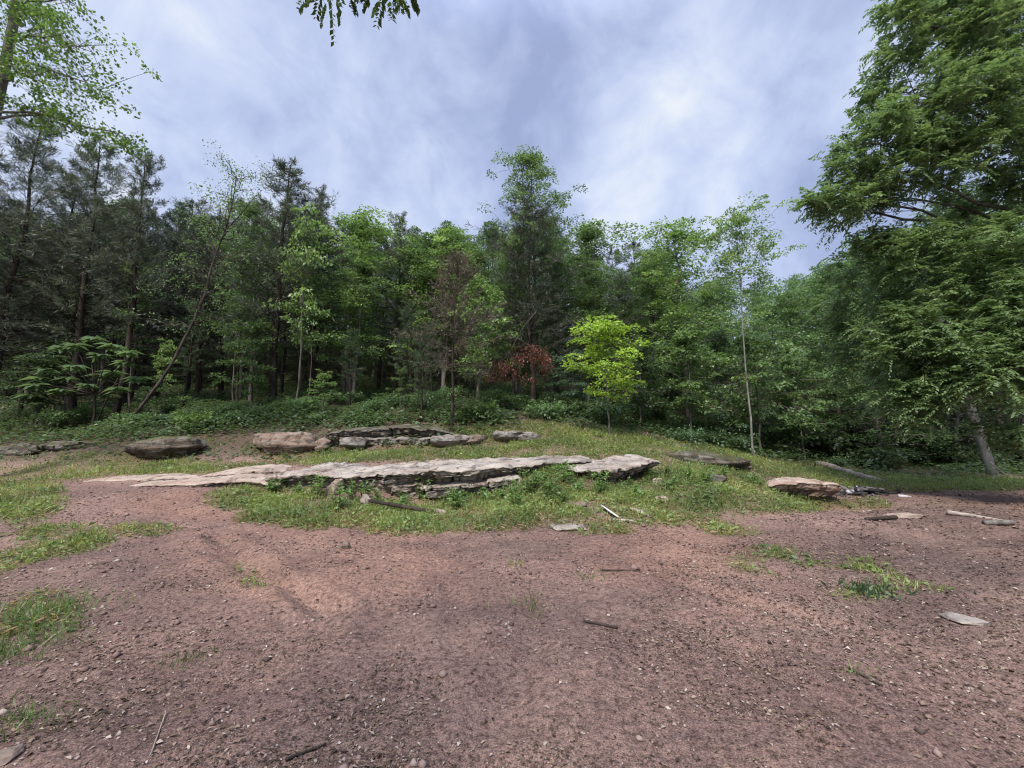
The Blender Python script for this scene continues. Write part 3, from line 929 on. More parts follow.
def gen_broadleaf(seed, H=12.0, cb=0.3, W=2.6, tr=0.13, nl=26, per=5, leaves=80, leaf=0.125, srad=0.56, top=1.0, lean=0.0, bark=None, gaps=0.25, wl=0.66, flat=0.16, wander=0.006):
    rs = np.random.default_rng(seed)
    tw, cg = Geo(), Geo()
    nz = 12
    tz = np.linspace(-0.3, H * 0.95, nz)
    xy = np.cumsum(rs.normal(0, H * wander, (nz, 2)), 0)
    xy -= xy[0]
    xy[:, 0] += lean * tz
    TP = np.column_stack([xy, tz])
    trad = tr * np.clip(1 - (tz / H) * 0.93, 0.05, 2)
    trad[0] *= 1.35
    tw.tube(TP, trad, 7)
    at = lambda z: np.array([np.interp(z, tz, TP[:, 0]), np.interp(z, tz, TP[:, 1]), z])
    C, AX, RD = [], [], []
    ph = rs.uniform(0, 6.28)
    for i in range(nl):
        t = (i + rs.uniform(0, 1)) / nl
        z = H * (cb + (0.93 - cb) * t)
        az = ph + i * 2.399 + rs.normal(0, .35)
        prof = (t + 0.10) ** 0.45 * (1.04 - t) ** 0.62 * 1.35
        lob = 1 + 0.35 * math.sin(az * 2 + seed) + rs.normal(0, .18)
        L = max(.35, W * prof * lob)
        el = R(8 + 50 * t ** 1.3 * top + rs.normal(0, 8))
        a = at(z)
        d = np.array([math.cos(az) * math.cos(el), math.sin(az) * math.cos(el), math.sin(el)])
        b = a + d * L
        P = curve_to(a, b, L * 0.06, 6, rs, L * .03)
        r0 = max(.012, float(np.interp(z, tz, trad)) * .45)
        tw.tube(P, np.linspace(r0, .006, 6), 4, cap=False)
        for j in range(per):
            s_ = rs.uniform(.32, 1.0) if j else 1.0
            q = P[0] * (1 - s_) + P[-1] * s_ + np.array([0, 0, L * .06 * 4 * s_ * (1 - s_)])
            c = q + np.array([*(rs.normal(0, .26 * L * s_ ** .5 + .08, 2)), rs.normal(0.05, .16 * L + .05)]) * (0.25 if j == 0 else 1)
            if rs.uniform() < gaps * .5:
                continue
            C.append(c); AX.append(d); RD.append(srad * rs.uniform(.55, 1.25) * (0.75 + .3 * prof))
            tw.tube(curve_to(q, c, 0.02, 3), [.009, .006, .004], 4, cap=False)
    for j in range(5):
        C.append(at(H * rs.uniform(.88, .97)) + rs.normal(0, .22, 3)); AX.append(np.array([0, 0, 1.0])); RD.append(srad * .55)
    C, AX, RD = np.array(C), np.array(AX), np.array(RD)
    spray_leaves(cg, rs, C, AX, leaves, RD, leaf, wl, flat)
    return tw.mesh('trunk', bark or BARK_GREY, True), cg.mesh('crown', LEAF), H


def gen_cedar(seed, H=12.0, cb=0.28, W=2.0, tr=0.15, nl=90, leaf=0.18, dens=230, dead=34, power=0.75, bark=None, wl=.11, thin=1.0):
    rs = np.random.default_rng(seed)
    tw, cg = Geo(), Geo()
    nz = 12
    tz = np.linspace(-0.3, H * 0.985, nz)
    xy = np.cumsum(rs.normal(0, H * 0.005, (nz, 2)), 0)
    xy -= xy[0]
    TP = np.column_stack([xy, tz])
    trad = tr * np.clip(1 - (tz / H) * 0.95, 0.04, 2)
    tw.tube(TP, trad, 7)
    at = lambda z: np.array([np.interp(z, tz, TP[:, 0]), np.interp(z, tz, TP[:, 1]), z])
    for i in range(dead):                                            # bare dead branches under the crown
        z = H * rs.uniform(.10, cb + .30)
        az = rs.uniform(0, 6.28)
        L = W * rs.uniform(.35, .9)
        d = np.array([math.cos(az), math.sin(az), rs.uniform(-.15, .55)])
        a = at(z)
        P = curve_to(a, a + d * L, rs.normal(0, .05) * L, 5, rs, L * .03)
        tw.tube(P, np.linspace(.016, .004, 5), 4, cap=False)
        for j in range(3):
            q = P[2 + j % 3]
            tw.tube([q, q + (d + rs.normal(0, .6, 3)) * L * .18, q + (d + rs.normal(0, .6, 3)) * L * .33], [.006, .004, .003], 3, cap=False)
    Ps, Ds, Tn = [], [], []
    ph = rs.uniform(0, 6.28)
    for i in range(nl):
        t = ((i + rs.uniform(0, 1)) / nl) ** 0.9
        z = H * (cb + (0.97 - cb) * t)
        az = ph + i * 2.399 + rs.normal(0, .4)
        prof = (1.03 - t) ** power * min(1.0, .55 + t * 3.0) * (1 + .22 * math.sin(t * 17 + seed))
        L = max(.18, W * prof * (1 + .25 * math.sin(az * 3 + t * 9 + seed)) * rs.uniform(.6, 1.2))
        el = R(rs.normal(18 + 30 * t, 10))
        d = np.array([math.cos(az) * math.cos(el), math.sin(az) * math.cos(el), math.sin(el)])
        a = at(z)
        P = curve_to(a, a + d * L, .03 * L, 5, rs, L * .025)
        tw.tube(P, np.linspace(max(.008, .2 * float(np.interp(z, tz, trad))), .003, 5), 4, cap=False)
        n = int(dens * thin * (0.3 + L / W))
        s_ = rs.uniform(.22, 1.05, n) ** .8
        base = a + d * L * s_[:, None]
        # secondary twigs: points gather on a few side shoots
        k = 7
        sa = rs.uniform(.25, 1, k)
        sd_ = unit(d + rs.normal(0, .75, (k, 3)))
        sl = L * rs.uniform(.15, .42, k) * (1.1 - sa * .5)
        pick = rs.integers(0, k, n)
        u_ = rs.uniform(0, 1, n)
        base2 = a + d * L * sa[pick][:, None] + sd_[pick] * (sl[pick] * u_)[:, None]
        m_ = rs.uniform(0, 1, n) < .75
        pos = np.where(m_[:, None], base2, base) + rs.normal(0, .045, (n, 3))
        Ps.append(pos)
        Ds.append(np.where(m_[:, None], sd_[pick], d) * .9 + rs.normal(0, .55, (n, 3)) + np.array([0, 0, -.05]))
        Tn.append(np.clip(.5 + rs.normal(0, .12) + rs.normal(0, .17, n), 0, 1))
    P, D, T_ = np.concatenate(Ps), np.concatenate(Ds), np.concatenate(Tn)
    L = leaf * rs.uniform(.6, 1.3, len(P))
    cg.leaves(P, D, rs.normal(0, 1, P.shape), L, L * wl, T_, .0)
    return tw.mesh('trunk', bark or BARK_DARK, True), cg.mesh('crown', NEEDLE), H


def frond_leaves(g, rs, base, direc, length, pairs=9, leaflet=0.06, wl=.34, droop=.5, tint=0.5):
    """pinnate leaves: a drooping rachis with paired leaflets"""
    m = len(base)
    direc = unit(direc)
    side = unit(np.cross(direc, [0, 0, 1.0]))
    for i in range(pairs):
        u_ = (i + 1.0) / pairs
        pos = base + direc * (length * u_)[:, None] + np.array([0, 0, -1.0]) * (length * droop * u_ ** 2)[:, None]
        tang = unit(direc + np.array([0, 0, -1.0]) * (2 * droop * u_))
        for sg in (-1, 1):
            D = side * sg * .85 + tang * .55 + rs.normal(0, .18, (m, 3)) + np.array([0, 0, -.15])
            L = leaflet * (1 - .45 * abs(u_ - .45)) * rs.uniform(.8, 1.2, m)
            g.leaves(pos, D, np.array([0, 0, 1.0]) + rs.normal(0, .3, (m, 3)), L, L * wl, np.clip(tint + rs.normal(0, .1, m), 0, 1), .05)


def place_tree(name, proto, px, Y, py_top, label, cat, color, group=None, wide=1.0, rz=None, tilt=(0, 0), use='base', hmin=None, extra=0.0):
    """a tree whose foot stands at photo column px and whose top reaches photo row py_top"""
    trunk, crown, H0 = proto
    X = (px - 512) / F * Y
    for _ in range(3):
        z = gz(X, Y)
        if use == 'base':
            X = (px - 512) / F * (Y * CP + (z - CAMZ) * SP)
        else:
            zt = unproj(px, py_top, Y)[2]
            X = (px - 512) / F * (Y * CP + (zt * .75 + z * .25 - CAMZ) * SP)
    z = gz(X, Y)
    H = unproj(px, py_top, Y)[2] - z
    s = H / H0
    t = thing(name, label, cat, (X, Y, z), group)
    w = s ** 0.75 * wide
    t.scale = (w, w, s)
    t.rotation_euler = (tilt[0], tilt[1], (px * 0.37 + Y * 1.3) % 6.28 if rz is None else rz)
    link('trunk', trunk, t)
    c = link('crown', crown, t)
    c.color = (*color, 1)
    return t


random.seed(5)
B = [gen_broadleaf(11), gen_broadleaf(12, W=3.0, cb=.22, nl=30), gen_broadleaf(13, W=2.3, cb=.35), gen_broadleaf(14, W=3.2, cb=.18, nl=32, srad=.6), gen_broadleaf(15, W=2.0, cb=.15, nl=34)]
LOWB = [gen_broadleaf(16, H=9, W=3.3, cb=.04, nl=34, srad=.6), gen_broadleaf(17, H=9, W=2.8, cb=.03, nl=34, srad=.55)]
CE = [gen_cedar(21, cb=.26, W=2.5, power=.55), gen_cedar(22, W=2.9, cb=.21, power=.5), gen_cedar(23, W=2.0, cb=.30, nl=80, power=.6), gen_cedar(24, W=3.0, cb=.2, nl=110, power=.45)]
POLE = [gen_cedar(31, cb=.32, nl=60, W=2.1, dead=34, power=.5), gen_cedar(32, cb=.26, nl=64, W=2.3, dead=40, tr=.12, power=.45), gen_broadleaf(33, cb=.5, W=2.4, nl=20, bark=BARK_DARK)]
SAP = [gen_broadleaf(41, H=5, cb=.22, W=1.5, tr=.045, nl=18, per=5, leaves=46, leaf=.13, srad=.36, gaps=.1), gen_broadleaf(42, H=5, cb=.35, W=1.2, tr=.04, nl=14, per=4, leaves=40, leaf=.12, srad=.33)]

TALL = gen_broadleaf(54, H=14.5, cb=.5, W=3.3, nl=30, per=7, leaves=70, leaf=.105, srad=.45, gaps=.1)
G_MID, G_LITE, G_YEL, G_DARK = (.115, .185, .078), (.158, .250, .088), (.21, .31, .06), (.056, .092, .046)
G_CED, G_CEDB, G_BLUE, G_BROWN = (.082, .104, .076), (.094, .118, .088), (.082, .135, .092), (.105, .088, .070)

# --- the front rank, tree by tree
FRONT = [
    # name, proto, px, Y, top, label, colour, wide
    ('cedar_tree', CE[1], 18, 20, 118, 'grey green cedar with a dark leaning trunk nearest the left border', G_CED, 1.25),
    ('cedar_tree', CE[3], -50, 18.5, 120, 'shaggy grey cedar cut off by the left border', G_CED, 1.2),
    ('cedar_tree', CE[0], 100, 21.0, 136, 'tall thin cedar behind the magnolia, first of two dark trunks', G_CEDB, 1.15),
    ('cedar_tree', CE[2], 136, 20.5, 150, 'narrow cedar with a pointed tip, second of the two dark trunks behind the magnolia', G_CED, 1.0),
    ('cedar_tree', CE[1], 62, 22.5, 170, 'dim cedar filling the gap between the left border cedar and the two dark trunks', G_CED, 1.2),
    ('cedar_tree', CE[0], 280, 20.5, 160, 'big straight dark trunked cedar rising above the square brown boulder', G_CED, 1.3),
    ('cedar_tree', CE[2], 322, 23.5, 188, 'slender cedar tip just right of the big straight cedar', G_CEDB, 1.0),
    ('broadleaf_tree', B[0], 250, 25.5, 205, 'pale leafed open tree between the leaning tree and the big straight cedar', G_MID, 1.0),
    ('broadleaf_tree', B[1], 356, 23.0, 212, 'rounded bright green tree right of the big straight cedar', G_LITE, 1.35),
    ('cedar_tree', CE[2], 402, 25.0, 214, 'pointed grey cedar between two bright green crowns', G_CEDB, 1.0),
    ('broadleaf_tree', B[2], 446, 24.0, 222, 'bright green round topped tree behind the brownish cedar', G_LITE, 1.4),
    ('broadleaf_tree', B[4], 420, 29.0, 235, 'light green crown peeking over the cedar left of the bright round topped tree', G_MID, 1.0),
    ('cedar_tree', CE[3], 532, 21.0, 205, 'broad dark cedar in the middle of the woods below the tall leafy crown', (.062, .074, .060), 1.3),
    ('broadleaf_tree', TALL, 530, 22.6, 150, 'tallest leafy tree in the middle with its crown high above the broad dark cedar', G_MID, 1.0),
    ('broadleaf_tree', B[0], 600, 25.5, 222, 'rounded green tree right of the tallest middle tree', G_MID, 1.4),
    ('cedar_tree', CE[1], 622, 22.5, 275, 'dark cedar behind the yellow green sapling', G_CED, 1.0),
    ('broadleaf_tree', B[3], 678, 21.5, 222, 'large full light green tree between the yellow green sapling and the pale slim trunk', G_LITE, 1.25),
    ('broadleaf_tree', B[1], 650, 26.0, 245, 'green crown half hidden behind the large full light green tree', G_MID, 1.0),
    ('broadleaf_tree', LOWB[0], 790, 24.5, 300, 'mid green bushy tree with foliage to the ground right of the pale slim trunk', (.10, .17, .072), 1.1),
    ('broadleaf_tree', LOWB[1], 722, 21.5, 330, 'dull blue green bushy tree at the foot of the pale slim trunk', G_BLUE, 1.0),
    ('broadleaf_tree', B[3], 832, 27.5, 276, 'pale green round tree on the slope left of the great overhanging tree', (.14, .225, .09), 1.1),
    ('broadleaf_tree', B[1], 872, 32.0, 232, 'tall pale green tree farther back above the right hollow', (.14, .22, .10), 1.1),
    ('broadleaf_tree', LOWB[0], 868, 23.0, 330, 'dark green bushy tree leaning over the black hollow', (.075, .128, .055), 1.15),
    ('broadleaf_tree', LOWB[1], 940, 24.0, 300, 'shaded bushy tree behind the leaning pale trunk', G_DARK, 1.3),  # leaf colour darkened to paint in the shade of the hollow
    ('broadleaf_tree', LOWB[0], 1010, 22.0, 290, 'shaded bushy tree at the right border behind the great overhanging tree', G_DARK, 1.3),  # shade of the hollow put into the leaf colour here too
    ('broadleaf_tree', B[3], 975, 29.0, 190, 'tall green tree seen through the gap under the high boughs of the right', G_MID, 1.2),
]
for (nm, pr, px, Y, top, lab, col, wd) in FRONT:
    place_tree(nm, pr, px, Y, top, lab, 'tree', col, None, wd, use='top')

# --- woods behind: dark trunks in rows up the hillside
rs = np.random.default_rng(404)
n_in = 0
for Y in (24, 27, 30.5, 34.5, 39, 45, 52):
    step = 46 - (Y - 24) * 0.35
    px = -30 + rs.uniform(0, 20)
    while px < 660:
        yy = Y + rs.normal(0, 1.1)
        top = 246 + np.clip(rs.normal(0, 12), -14, 20) + (20 if px > 560 else 0) - (14 if px < 330 else 0) - min(20, (Y - 24) * 1.2)
        k = rs.integers(0, 10)
        if k < (7 if px < 320 else 2):
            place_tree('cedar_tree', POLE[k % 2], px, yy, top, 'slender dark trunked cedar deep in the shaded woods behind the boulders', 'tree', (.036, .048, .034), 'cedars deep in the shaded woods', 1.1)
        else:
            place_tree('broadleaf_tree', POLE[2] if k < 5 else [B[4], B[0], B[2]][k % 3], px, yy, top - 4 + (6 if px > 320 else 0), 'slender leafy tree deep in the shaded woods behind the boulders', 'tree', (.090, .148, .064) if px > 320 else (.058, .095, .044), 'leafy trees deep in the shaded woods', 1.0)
        px += step * rs.uniform(.65, 1.35)
        n_in += 1
# --- understorey closing the view between the trunks; deep shade put into its leaf colour
for Y, step in ((34, 60), (38, 44), (42, 38), (47, 34), (54, 32)):
    px = -60 + rs.uniform(0, 20)
    while px < 690:
        yy = Y + rs.normal(0, .8)
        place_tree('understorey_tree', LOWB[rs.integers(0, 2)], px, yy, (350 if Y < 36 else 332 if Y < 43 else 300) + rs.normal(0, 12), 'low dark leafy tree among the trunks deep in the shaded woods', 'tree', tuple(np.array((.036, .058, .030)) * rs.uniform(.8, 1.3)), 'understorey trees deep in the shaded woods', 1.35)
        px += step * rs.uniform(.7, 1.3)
# --- the hillside right of the pale trunk
for Y in (27, 31, 36, 43, 52):
    px = 640 + rs.uniform(0, 30)
    while px < 1080:
        top = np.interp(px, [640, 720, 790, 850, 1000], [262, 285, 292, 268, 225]) + rs.normal(6, 9) - (Y - 27) * .6
        yy = Y + rs.normal(0, 1.2)
        place_tree('broadleaf_tree', [B[1], B[3], LOWB[0], LOWB[1], B[4]][rs.integers(0, 5)], px, yy, top, 'mid green leafy tree in the dense stand on the slope beyond the pale slim trunk', 'tree',
                   tuple(np.array((.105, .172, .076)) * rs.uniform(.8, 1.3)), 'leafy trees on the right hand slope', 1.1)
        px += (58 if Y < 40 else 50) * rs.uniform(.7, 1.3)

# --- thin bare poles and saplings at the woods' edge
for (px, Y, top, kind, lab, col) in [
    (182, 21, 300, 0, 'thin dark sapling trunk left of the two bright sprigs', G_DARK), (236, 22, 290, 0, 'thin dark pole between the bright sprigs and the big straight cedar', G_DARK),
    (405, 17.6, 300, 0, 'leftmost thin dark pole standing on the upper ledge', G_DARK), (421, 16.6, 330, 0, 'short thin dark pole just left of the brownish cedar', G_DARK),
    (350, 20, 330, 0, 'thin pole under the rounded bright green tree', G_DARK),
    (432, 20, 320, 0, 'thin dark pole behind the brownish cedar', G_DARK), (545, 20, 330, 0, 'dark bare pole right below the hanging dead branch', G_DARK),
    (655, 20.5, 340, 0, 'thin dark pole right of the yellow green sapling', G_DARK), (682, 22.5, 330, 0, 'dark pole under the large full light green tree', G_DARK),
]:
    place_tree('slender_tree', POLE[int(px) % 2], px, Y, top, lab, 'tree', col, None, .8)
for (px, Y, top, lab, col, wd, k) in [
    (160, 20, 342, 'small sapling with bright yellow green sprigs right of the magnolia', G_LITE, .7, 1),
    (308, 20.5, 270, 'light green sapling climbing in front of the big straight cedar', G_MID, .6, 1),
    (296, 19.6, 214, 'tall thin sapling with pale green sprays clinging along the big straight cedar', G_LITE, .8, 1),
    (232, 21.0, 255, 'thin pale green sapling between the leaning tree and the thin dark pole', G_MID, .8, 1),
    (128, 21.5, 262, 'dull olive leafed tree behind the lower part of the leaning tree', G_MID, .8, 1),
    (322, 17.8, 372, 'low sapling with flat pale leaves in front of the big straight cedar', G_LITE, 1.0, 1),
    (400, 17.5, 368, 'tiny sapling with a few pale leaves left of the brownish cedar', G_MID, .8, 1),
    (250, 20, 320, 'pale leafed sapling beside the thin dark pole', G_MID, 1.0, 0),
    (480, 19.5, 280, 'light green sapling tree rising beside the brownish cedar', G_LITE, 1.0, 0),
    (573, 19, 352, 'dull blue green sapling left of the yellow green sapling', G_BLUE, 1.1, 0),
    (640, 18.5, 345, 'dull green sapling right of the yellow green sapling', G_DARK, 1.2, 0),
    (690, 18.8, 330, 'soft green sapling before the large full light green tree', G_MID, 1.2, 0),
    (762, 20.5, 335, 'mid green sapling just right of the pale slim trunk', G_MID, 1.2, 0),
    (805, 21.5, 350, 'mid green sapling above the barkless log', G_MID, 1.2, 0),
    (35, 19.0, 352, 'shaded sapling under the leaning cedar of the left', G_DARK, 1.3, 0),
]:
    place_tree('sapling', SAP[k], px, Y, top, lab, 'tree', col, None, wd)


# --- special trees
def custom(name, label, base, trunk_geo, crown_geo, bark, color, cmat=None, cat='tree'):
    t = thing(name, label, cat, base)
    if trunk_geo:
        link('trunk', trunk_geo.mesh('trunk', bark, True), t)
    if crown_geo:
        c = link('crown', crown_geo.mesh('crown', cmat or LEAF), t)
        c.color = (*color, 1)
    return t


# yellow green sapling
place_tree('sapling', gen_broadleaf(51, H=5.4, cb=.34, W=1.9, tr=.045, nl=17, per=6, leaves=52, leaf=.135, srad=.46, gaps=.2, bark=BARK_GREY, wl=.7, flat=.10, top=.6), 610, 15.2, 320, 'bright yellow green sapling alone on the grassy slope in the middle', 'tree', (.24, .36, .06), wide=1.05)
# brownish half dead cedar in front
place_tree('cedar_tree', gen_cedar(52, H=8, cb=.30, W=2.3, tr=.07, nl=80, dens=150, dead=46, leaf=.17, power=.5), 454, 15.6, 252, 'brownish half dead cedar standing on the upper ledge', 'tree', G_BROWN, wide=1.0, use='top')
# tall pale slim trunk with a thin flat crown
place_tree('broadleaf_tree', gen_broadleaf(53, H=12, cb=.66, W=3.5, tr=.052, nl=24, per=6, leaves=60, leaf=.11, srad=.42, gaps=.3, bark=BARK_PALE, wander=.0022), 741, 19.0, 214, 'tall slim pale trunked tree with a thin airy crown', 'tree', G_LITE, wide=1.0, use='top', rz=2.0)

# leaning bare tree at the left
rs = np.random.default_rng(61)
lb = np.array(gp(128, 425))
def W3(px, py, Y): return np.array(unproj(px, py, Y))
TP = np.array([lb + (0, 0, -.3), lb, W3(168, 374, 18.5), W3(203, 305, 18.7), W3(212, 262, 18.8), W3(228, 220, 19), W3(238, 172, 19.2)])
TPF = smooth_pts(TP, 40) + np.cumsum(rs.normal(0, .012, (40, 3)), 0)
tw, cg = Geo(), Geo()
tw.tube(TPF - lb, np.interp(np.linspace(0, 6, 40), range(7), [.09, .07, .062, .055, .046, .03, .01]) * rs.uniform(.88, 1.12, 40), 8)
for (u_, px_, py_) in ((3.2, 232, 288), (3.9, 262, 247), (3.6, 178, 262), (4.2, 196, 205), (4.5, 262, 190), (2.7, 150, 330)):
    q_ = TP[int(u_)] * (1 - u_ % 1) + TP[int(u_) + 1] * (u_ % 1)
    tw.tube(curve_to(q_, W3(px_, py_, 18.4), .15, 8, rs, .04) - lb, np.linspace(.035, .006, 8), 5)
C = []
for i in range(46):
    s_ = rs.uniform(2.6, 5.95)
    k = int(s_)
    q = TP[k] * (1 - s_ + k) + TP[k + 1] * (s_ - k)
    d = np.array([rs.normal(0, 1), rs.normal(0, .8), rs.uniform(.1, 1.1)])
    d /= np.linalg.norm(d)
    L = rs.uniform(.7, 2.6) * (1.15 - (s_ - 2.6) / 5)
    P = curve_to(q, q + d * L, .08 * L, 6, rs, .05 * L)
    tw.tube(P - lb, np.linspace(.022, .004, 6), 4, cap=False)
    for j in range(5):
        b_ = P[2 + j % 4]
        e_ = b_ + (d + rs.normal(0, .7, 3)) * rs.uniform(.2, .6)
        tw.tube(np.array([b_, (b_ + e_) / 2 + rs.normal(0, .03, 3), e_]) - lb, [.006, .004, .002], 3, cap=False)
        C.append(e_)
C = np.array(C) - lb
spray_leaves(cg, rs, C, np.zeros_like(C), 15, np.full(len(C), .34), .10, .6, .35, .55)
custom('leaning_tree', 'slanting grey tree with sparse leaves and bare twigs leaning across the left woods', lb, tw, cg, BARK_MID, G_MID)

# umbrella magnolia: whorls of big leaves
rs = np.random.default_rng(62)
mb = np.array(gp(92, 430))
Ym = mb[1]
tw, cg = Geo(), Geo()
tops = [(62, 347), (95, 338), (130, 352), (40, 378), (75, 366), (112, 372), (30, 395), (138, 378), (88, 385), (60, 390), (118, 388), (100, 355), (50, 362), (75, 345), (112, 345), (36, 385), (100, 375), (126, 362), (68, 378), (46, 370), (108, 395)]
kn = W3(95, 395, Ym)
tw.tube(np.array([mb + (0, 0, -.2), mb, (mb + kn) / 2 + (.05, 0, 0), kn, W3(92, 365, Ym)]) - mb, [.07, .06, .05, .04, .02], 6)
tw.tube(np.array([mb + (.1, 0, 0), W3(104, 405, Ym - .1), W3(118, 378, Ym - .2)]) - mb, [.04, .03, .02], 6)
for (x_, y_) in tops:
    c = W3(x_, y_, Ym + rs.uniform(-.9, .7))
    tw.tube(curve_to(kn, c, .10, 5) - mb, np.linspace(.025, .010, 5), 4, cap=False)
    for lyr in range(2):
        n = 9
        an = np.arange(n) / n * 6.28 + rs.uniform(0, 6)
        D = np.stack([np.cos(an), np.sin(an), rs.normal(-.18 - .2 * lyr, .12, n)], 1)
        L = rs.uniform(.45, .72, n) * (1 - .25 * lyr)
        cg.leaves(np.repeat((c - mb)[None], n, 0) + (0, 0, .05 - .1 * lyr), D, np.array([0, 0, 1.]) + rs.normal(0, .18, (n, 3)), L, L * .38, np.clip(.55 + rs.normal(0, .15, n), 0, 1), .10)
custom('magnolia_tree', 'small umbrella shaped tree with whorls of big drooping leaves at the left woods edge', mb, tw, cg, BARK_DARK, (.098, .155, .082))

# maple whose boughs hang in at the top left
rs = np.random.default_rng(63)
xb, Yb = unproj(-40, 430, 12.5)[0], 12.5
tb = np.array([xb, Yb, gz(xb, Yb)])
tw, cg = Geo(), Geo()
TP = np.array([tb + (0, 0, -.3), tb + (0, 0, 2), W3(-25, 200, 12.5), W3(0, 90, 12.3), W3(14, 20, 12.1), W3(18, -60, 12.0), W3(30, -160, 11.8)])
tw.tube(TP - tb, [.24, .2, .17, .14, .12, .09, .05], 8)
CM, RD = [], []
for (x0, y0, x1, y1, Y1, n, sp) in [(-12, 112, 132, 142, 11.4, 34, 12), (2, 60, 100, 90, 10.9, 40, 26), (8, 40, 92, 52, 10.6, 36, 22), (14, 10, 70, 2, 10.4, 30, 22), (-10, 120, 70, 122, 12.0, 22, 20), (0, 80, 40, 75, 11.2, 26, 26), (14, 0, 20, 14, 11.0, 26, 24), (18, -40, 90, -60, 10.3, 26, 26), (18, -30, -60, -60, 11.3, 30, 40), (5, 70, -60, 60, 11.5, 30, 40)]:
    a, b = W3(x0, y0, 12.3), W3(x1, y1, Y1)
    P = curve_to(a, b, .25, 8, rs, .05)
    tw.tube(P - tb, np.linspace(.045, .008, 8), 5, cap=False)
    for k in range(n):
        s_ = rs.uniform(.25, 1.0)
        q = P[min(7, int(s_ * 7.99))]
        c = q + rs.normal(0, 1, 3) * np.array([sp, sp * .8, sp * .6]) / F * 11.5 * (.3 + .9 * math.sqrt(rs.uniform()))
        tw.tube(curve_to(q, c, .03, 4) - tb, np.linspace(.010, .003, 4), 3, cap=False)
        CM.append(c - tb); RD.append(rs.uniform(.16, .30))
CM, RD = np.array(CM), np.array(RD)
spray_leaves(cg, rs, CM, np.zeros_like(CM), 36, RD, .09, .75, .35, .5)
custom('maple_tree', 'bright green maple whose open boughs reach in from the left at the top', tb, tw, cg, BARK_GREY, (.098, .175, .045))

# great overhanging tree at the right: feathery drooping boughs
rs = np.random.default_rng(64)
xb, Yb = unproj(1150, 470, 12.5)[0], 12.5
tb = np.array([xb, Yb, gz(xb, Yb)])
tw, cg = Geo(), Geo()
TP = np.array([tb + (0, 0, -.3), tb, tb + (-.2, -.1, 3), tb + (-.5, -.2, 6), tb + (-.6, -.4, 9), tb + (-.5, -.6, 12), tb + (-.3, -.6, 15)])
tw.tube(TP - tb, [.5, .42, .34, .28, .22, .16, .08], 10)
MASS = [  # px, py, Y, rx px, ry px, depth m, fronds
    (1010, 40, 10.5, 90, 70, 1.6, 250), (960, 20, 10.2, 60, 60, 1.3, 190), (915, 95, 10.2, 55, 50, 1.2, 170), (905, 20, 10.0, 28, 36, .9, 60), (965, 110, 10.4, 70, 50, 1.4, 220), (1015, 140, 10.6, 60, 50, 1.4, 180),
    (880, 145, 10.2, 42, 34, 1.0, 110), (930, 165, 10.5, 60, 34, 1.2, 150), (862, 175, 10.3, 26, 24, .8, 50), (845, 205, 10.5, 30, 14, .7, 40), (885, 200, 10.8, 34, 18, .8, 50), (1000, 190, 11, 50, 20, 1.2, 60),
    (895, 255, 11.0, 50, 26, 1.1, 110), (960, 250, 10.6, 60, 30, 1.2, 150), (1015, 275, 10.2, 45, 40, 1.2, 150), (930, 300, 11.2, 45, 26, 1.1, 110), (860, 262, 11.6, 26, 26, .8, 40),
    (985, 330, 10.0, 55, 34, 1.1, 150), (930, 365, 10.6, 50, 34, 1.1, 140), (912, 405, 10.8, 30, 20, .8, 60), (970, 380, 10.2, 46, 28, 1.0, 130), (1010, 365, 9.4, 40, 40, .9, 110), (1018, 425, 9.6, 20, 18, .6, 40),
    (815, 203, 10.6, 14, 8, .5, 24), (900, 330, 10.6, 30, 26, .9, 80), (1020, 320, 9.6, 30, 40, 1.0, 90),
    (1060, 200, 10.5, 60, 120, 1.6, 200), (1080, 330, 10.5, 60, 90, 1.6, 160), (1040, -60, 10, 90, 60, 1.6, 160), (950, -60, 10, 60, 40, 1.3, 90),
    (850, 300, 13.5, 26, 30, 1.0, 60), (845, 350, 14.0, 28, 30, 1.0, 60), (872, 385, 13.6, 30, 30, 1.0, 60), (880, 330, 13.0, 36, 40, 1.2, 80), (985, 215, 12.6, 60, 24, 1.2, 70),
]
FB, FD, FL = [], [], []
for (px, py, Y, rx, ry, dp, n) in MASS:
    c = W3(px, py, Y)
    zt = min(14, max(2.5, c[2] - 1.5))
    a = np.array([np.interp(zt, TP[:, 2] - tb[2], TP[:, k]) for k in range(3)])
    P = curve_to(a, c, .5, 8, rs, .10)
    tw.tube(P - tb, np.linspace(.075, .015, 8), 6, cap=False)
    nt_ = max(5, n // 5)
    for k in range(nt_):
        v = rs.normal(0, 1, 3); v /= np.linalg.norm(v); v *= rs.uniform(.25, 1) ** .5
        e_ = c + v * np.array([rx / F * Y, dp, ry / F * Y])
        q = P[rs.integers(5, 8)]
        tw.tube(curve_to(q, e_, .08, 5, rs, .02) - tb, np.linspace(.012, .003, 5), 3, cap=False)
        out = unit(np.array([e_[0] - a[0], e_[1] - a[1], 0.0]))
        for j in range(18):
            FB.append(e_ - tb + rs.normal(0, .13, 3))
            FD.append(out * .5 + rs.normal(0, .65, 3) + np.array([0, 0, .1]))
            FL.append(rs.uniform(.26, .48))
FB, FD, FL = np.array(FB), np.array(FD), np.array(FL)
frond_leaves(cg, rs, FB, FD, FL, 8, .12, .42, .28, np.clip(.5 + rs.normal(0, .15, len(FB)), 0, 1))
custom('overhanging_tree', 'great feathery leafed tree hanging in over the clearing from the right', tb, tw, cg, BARK_GREY, (.138, .21, .10))

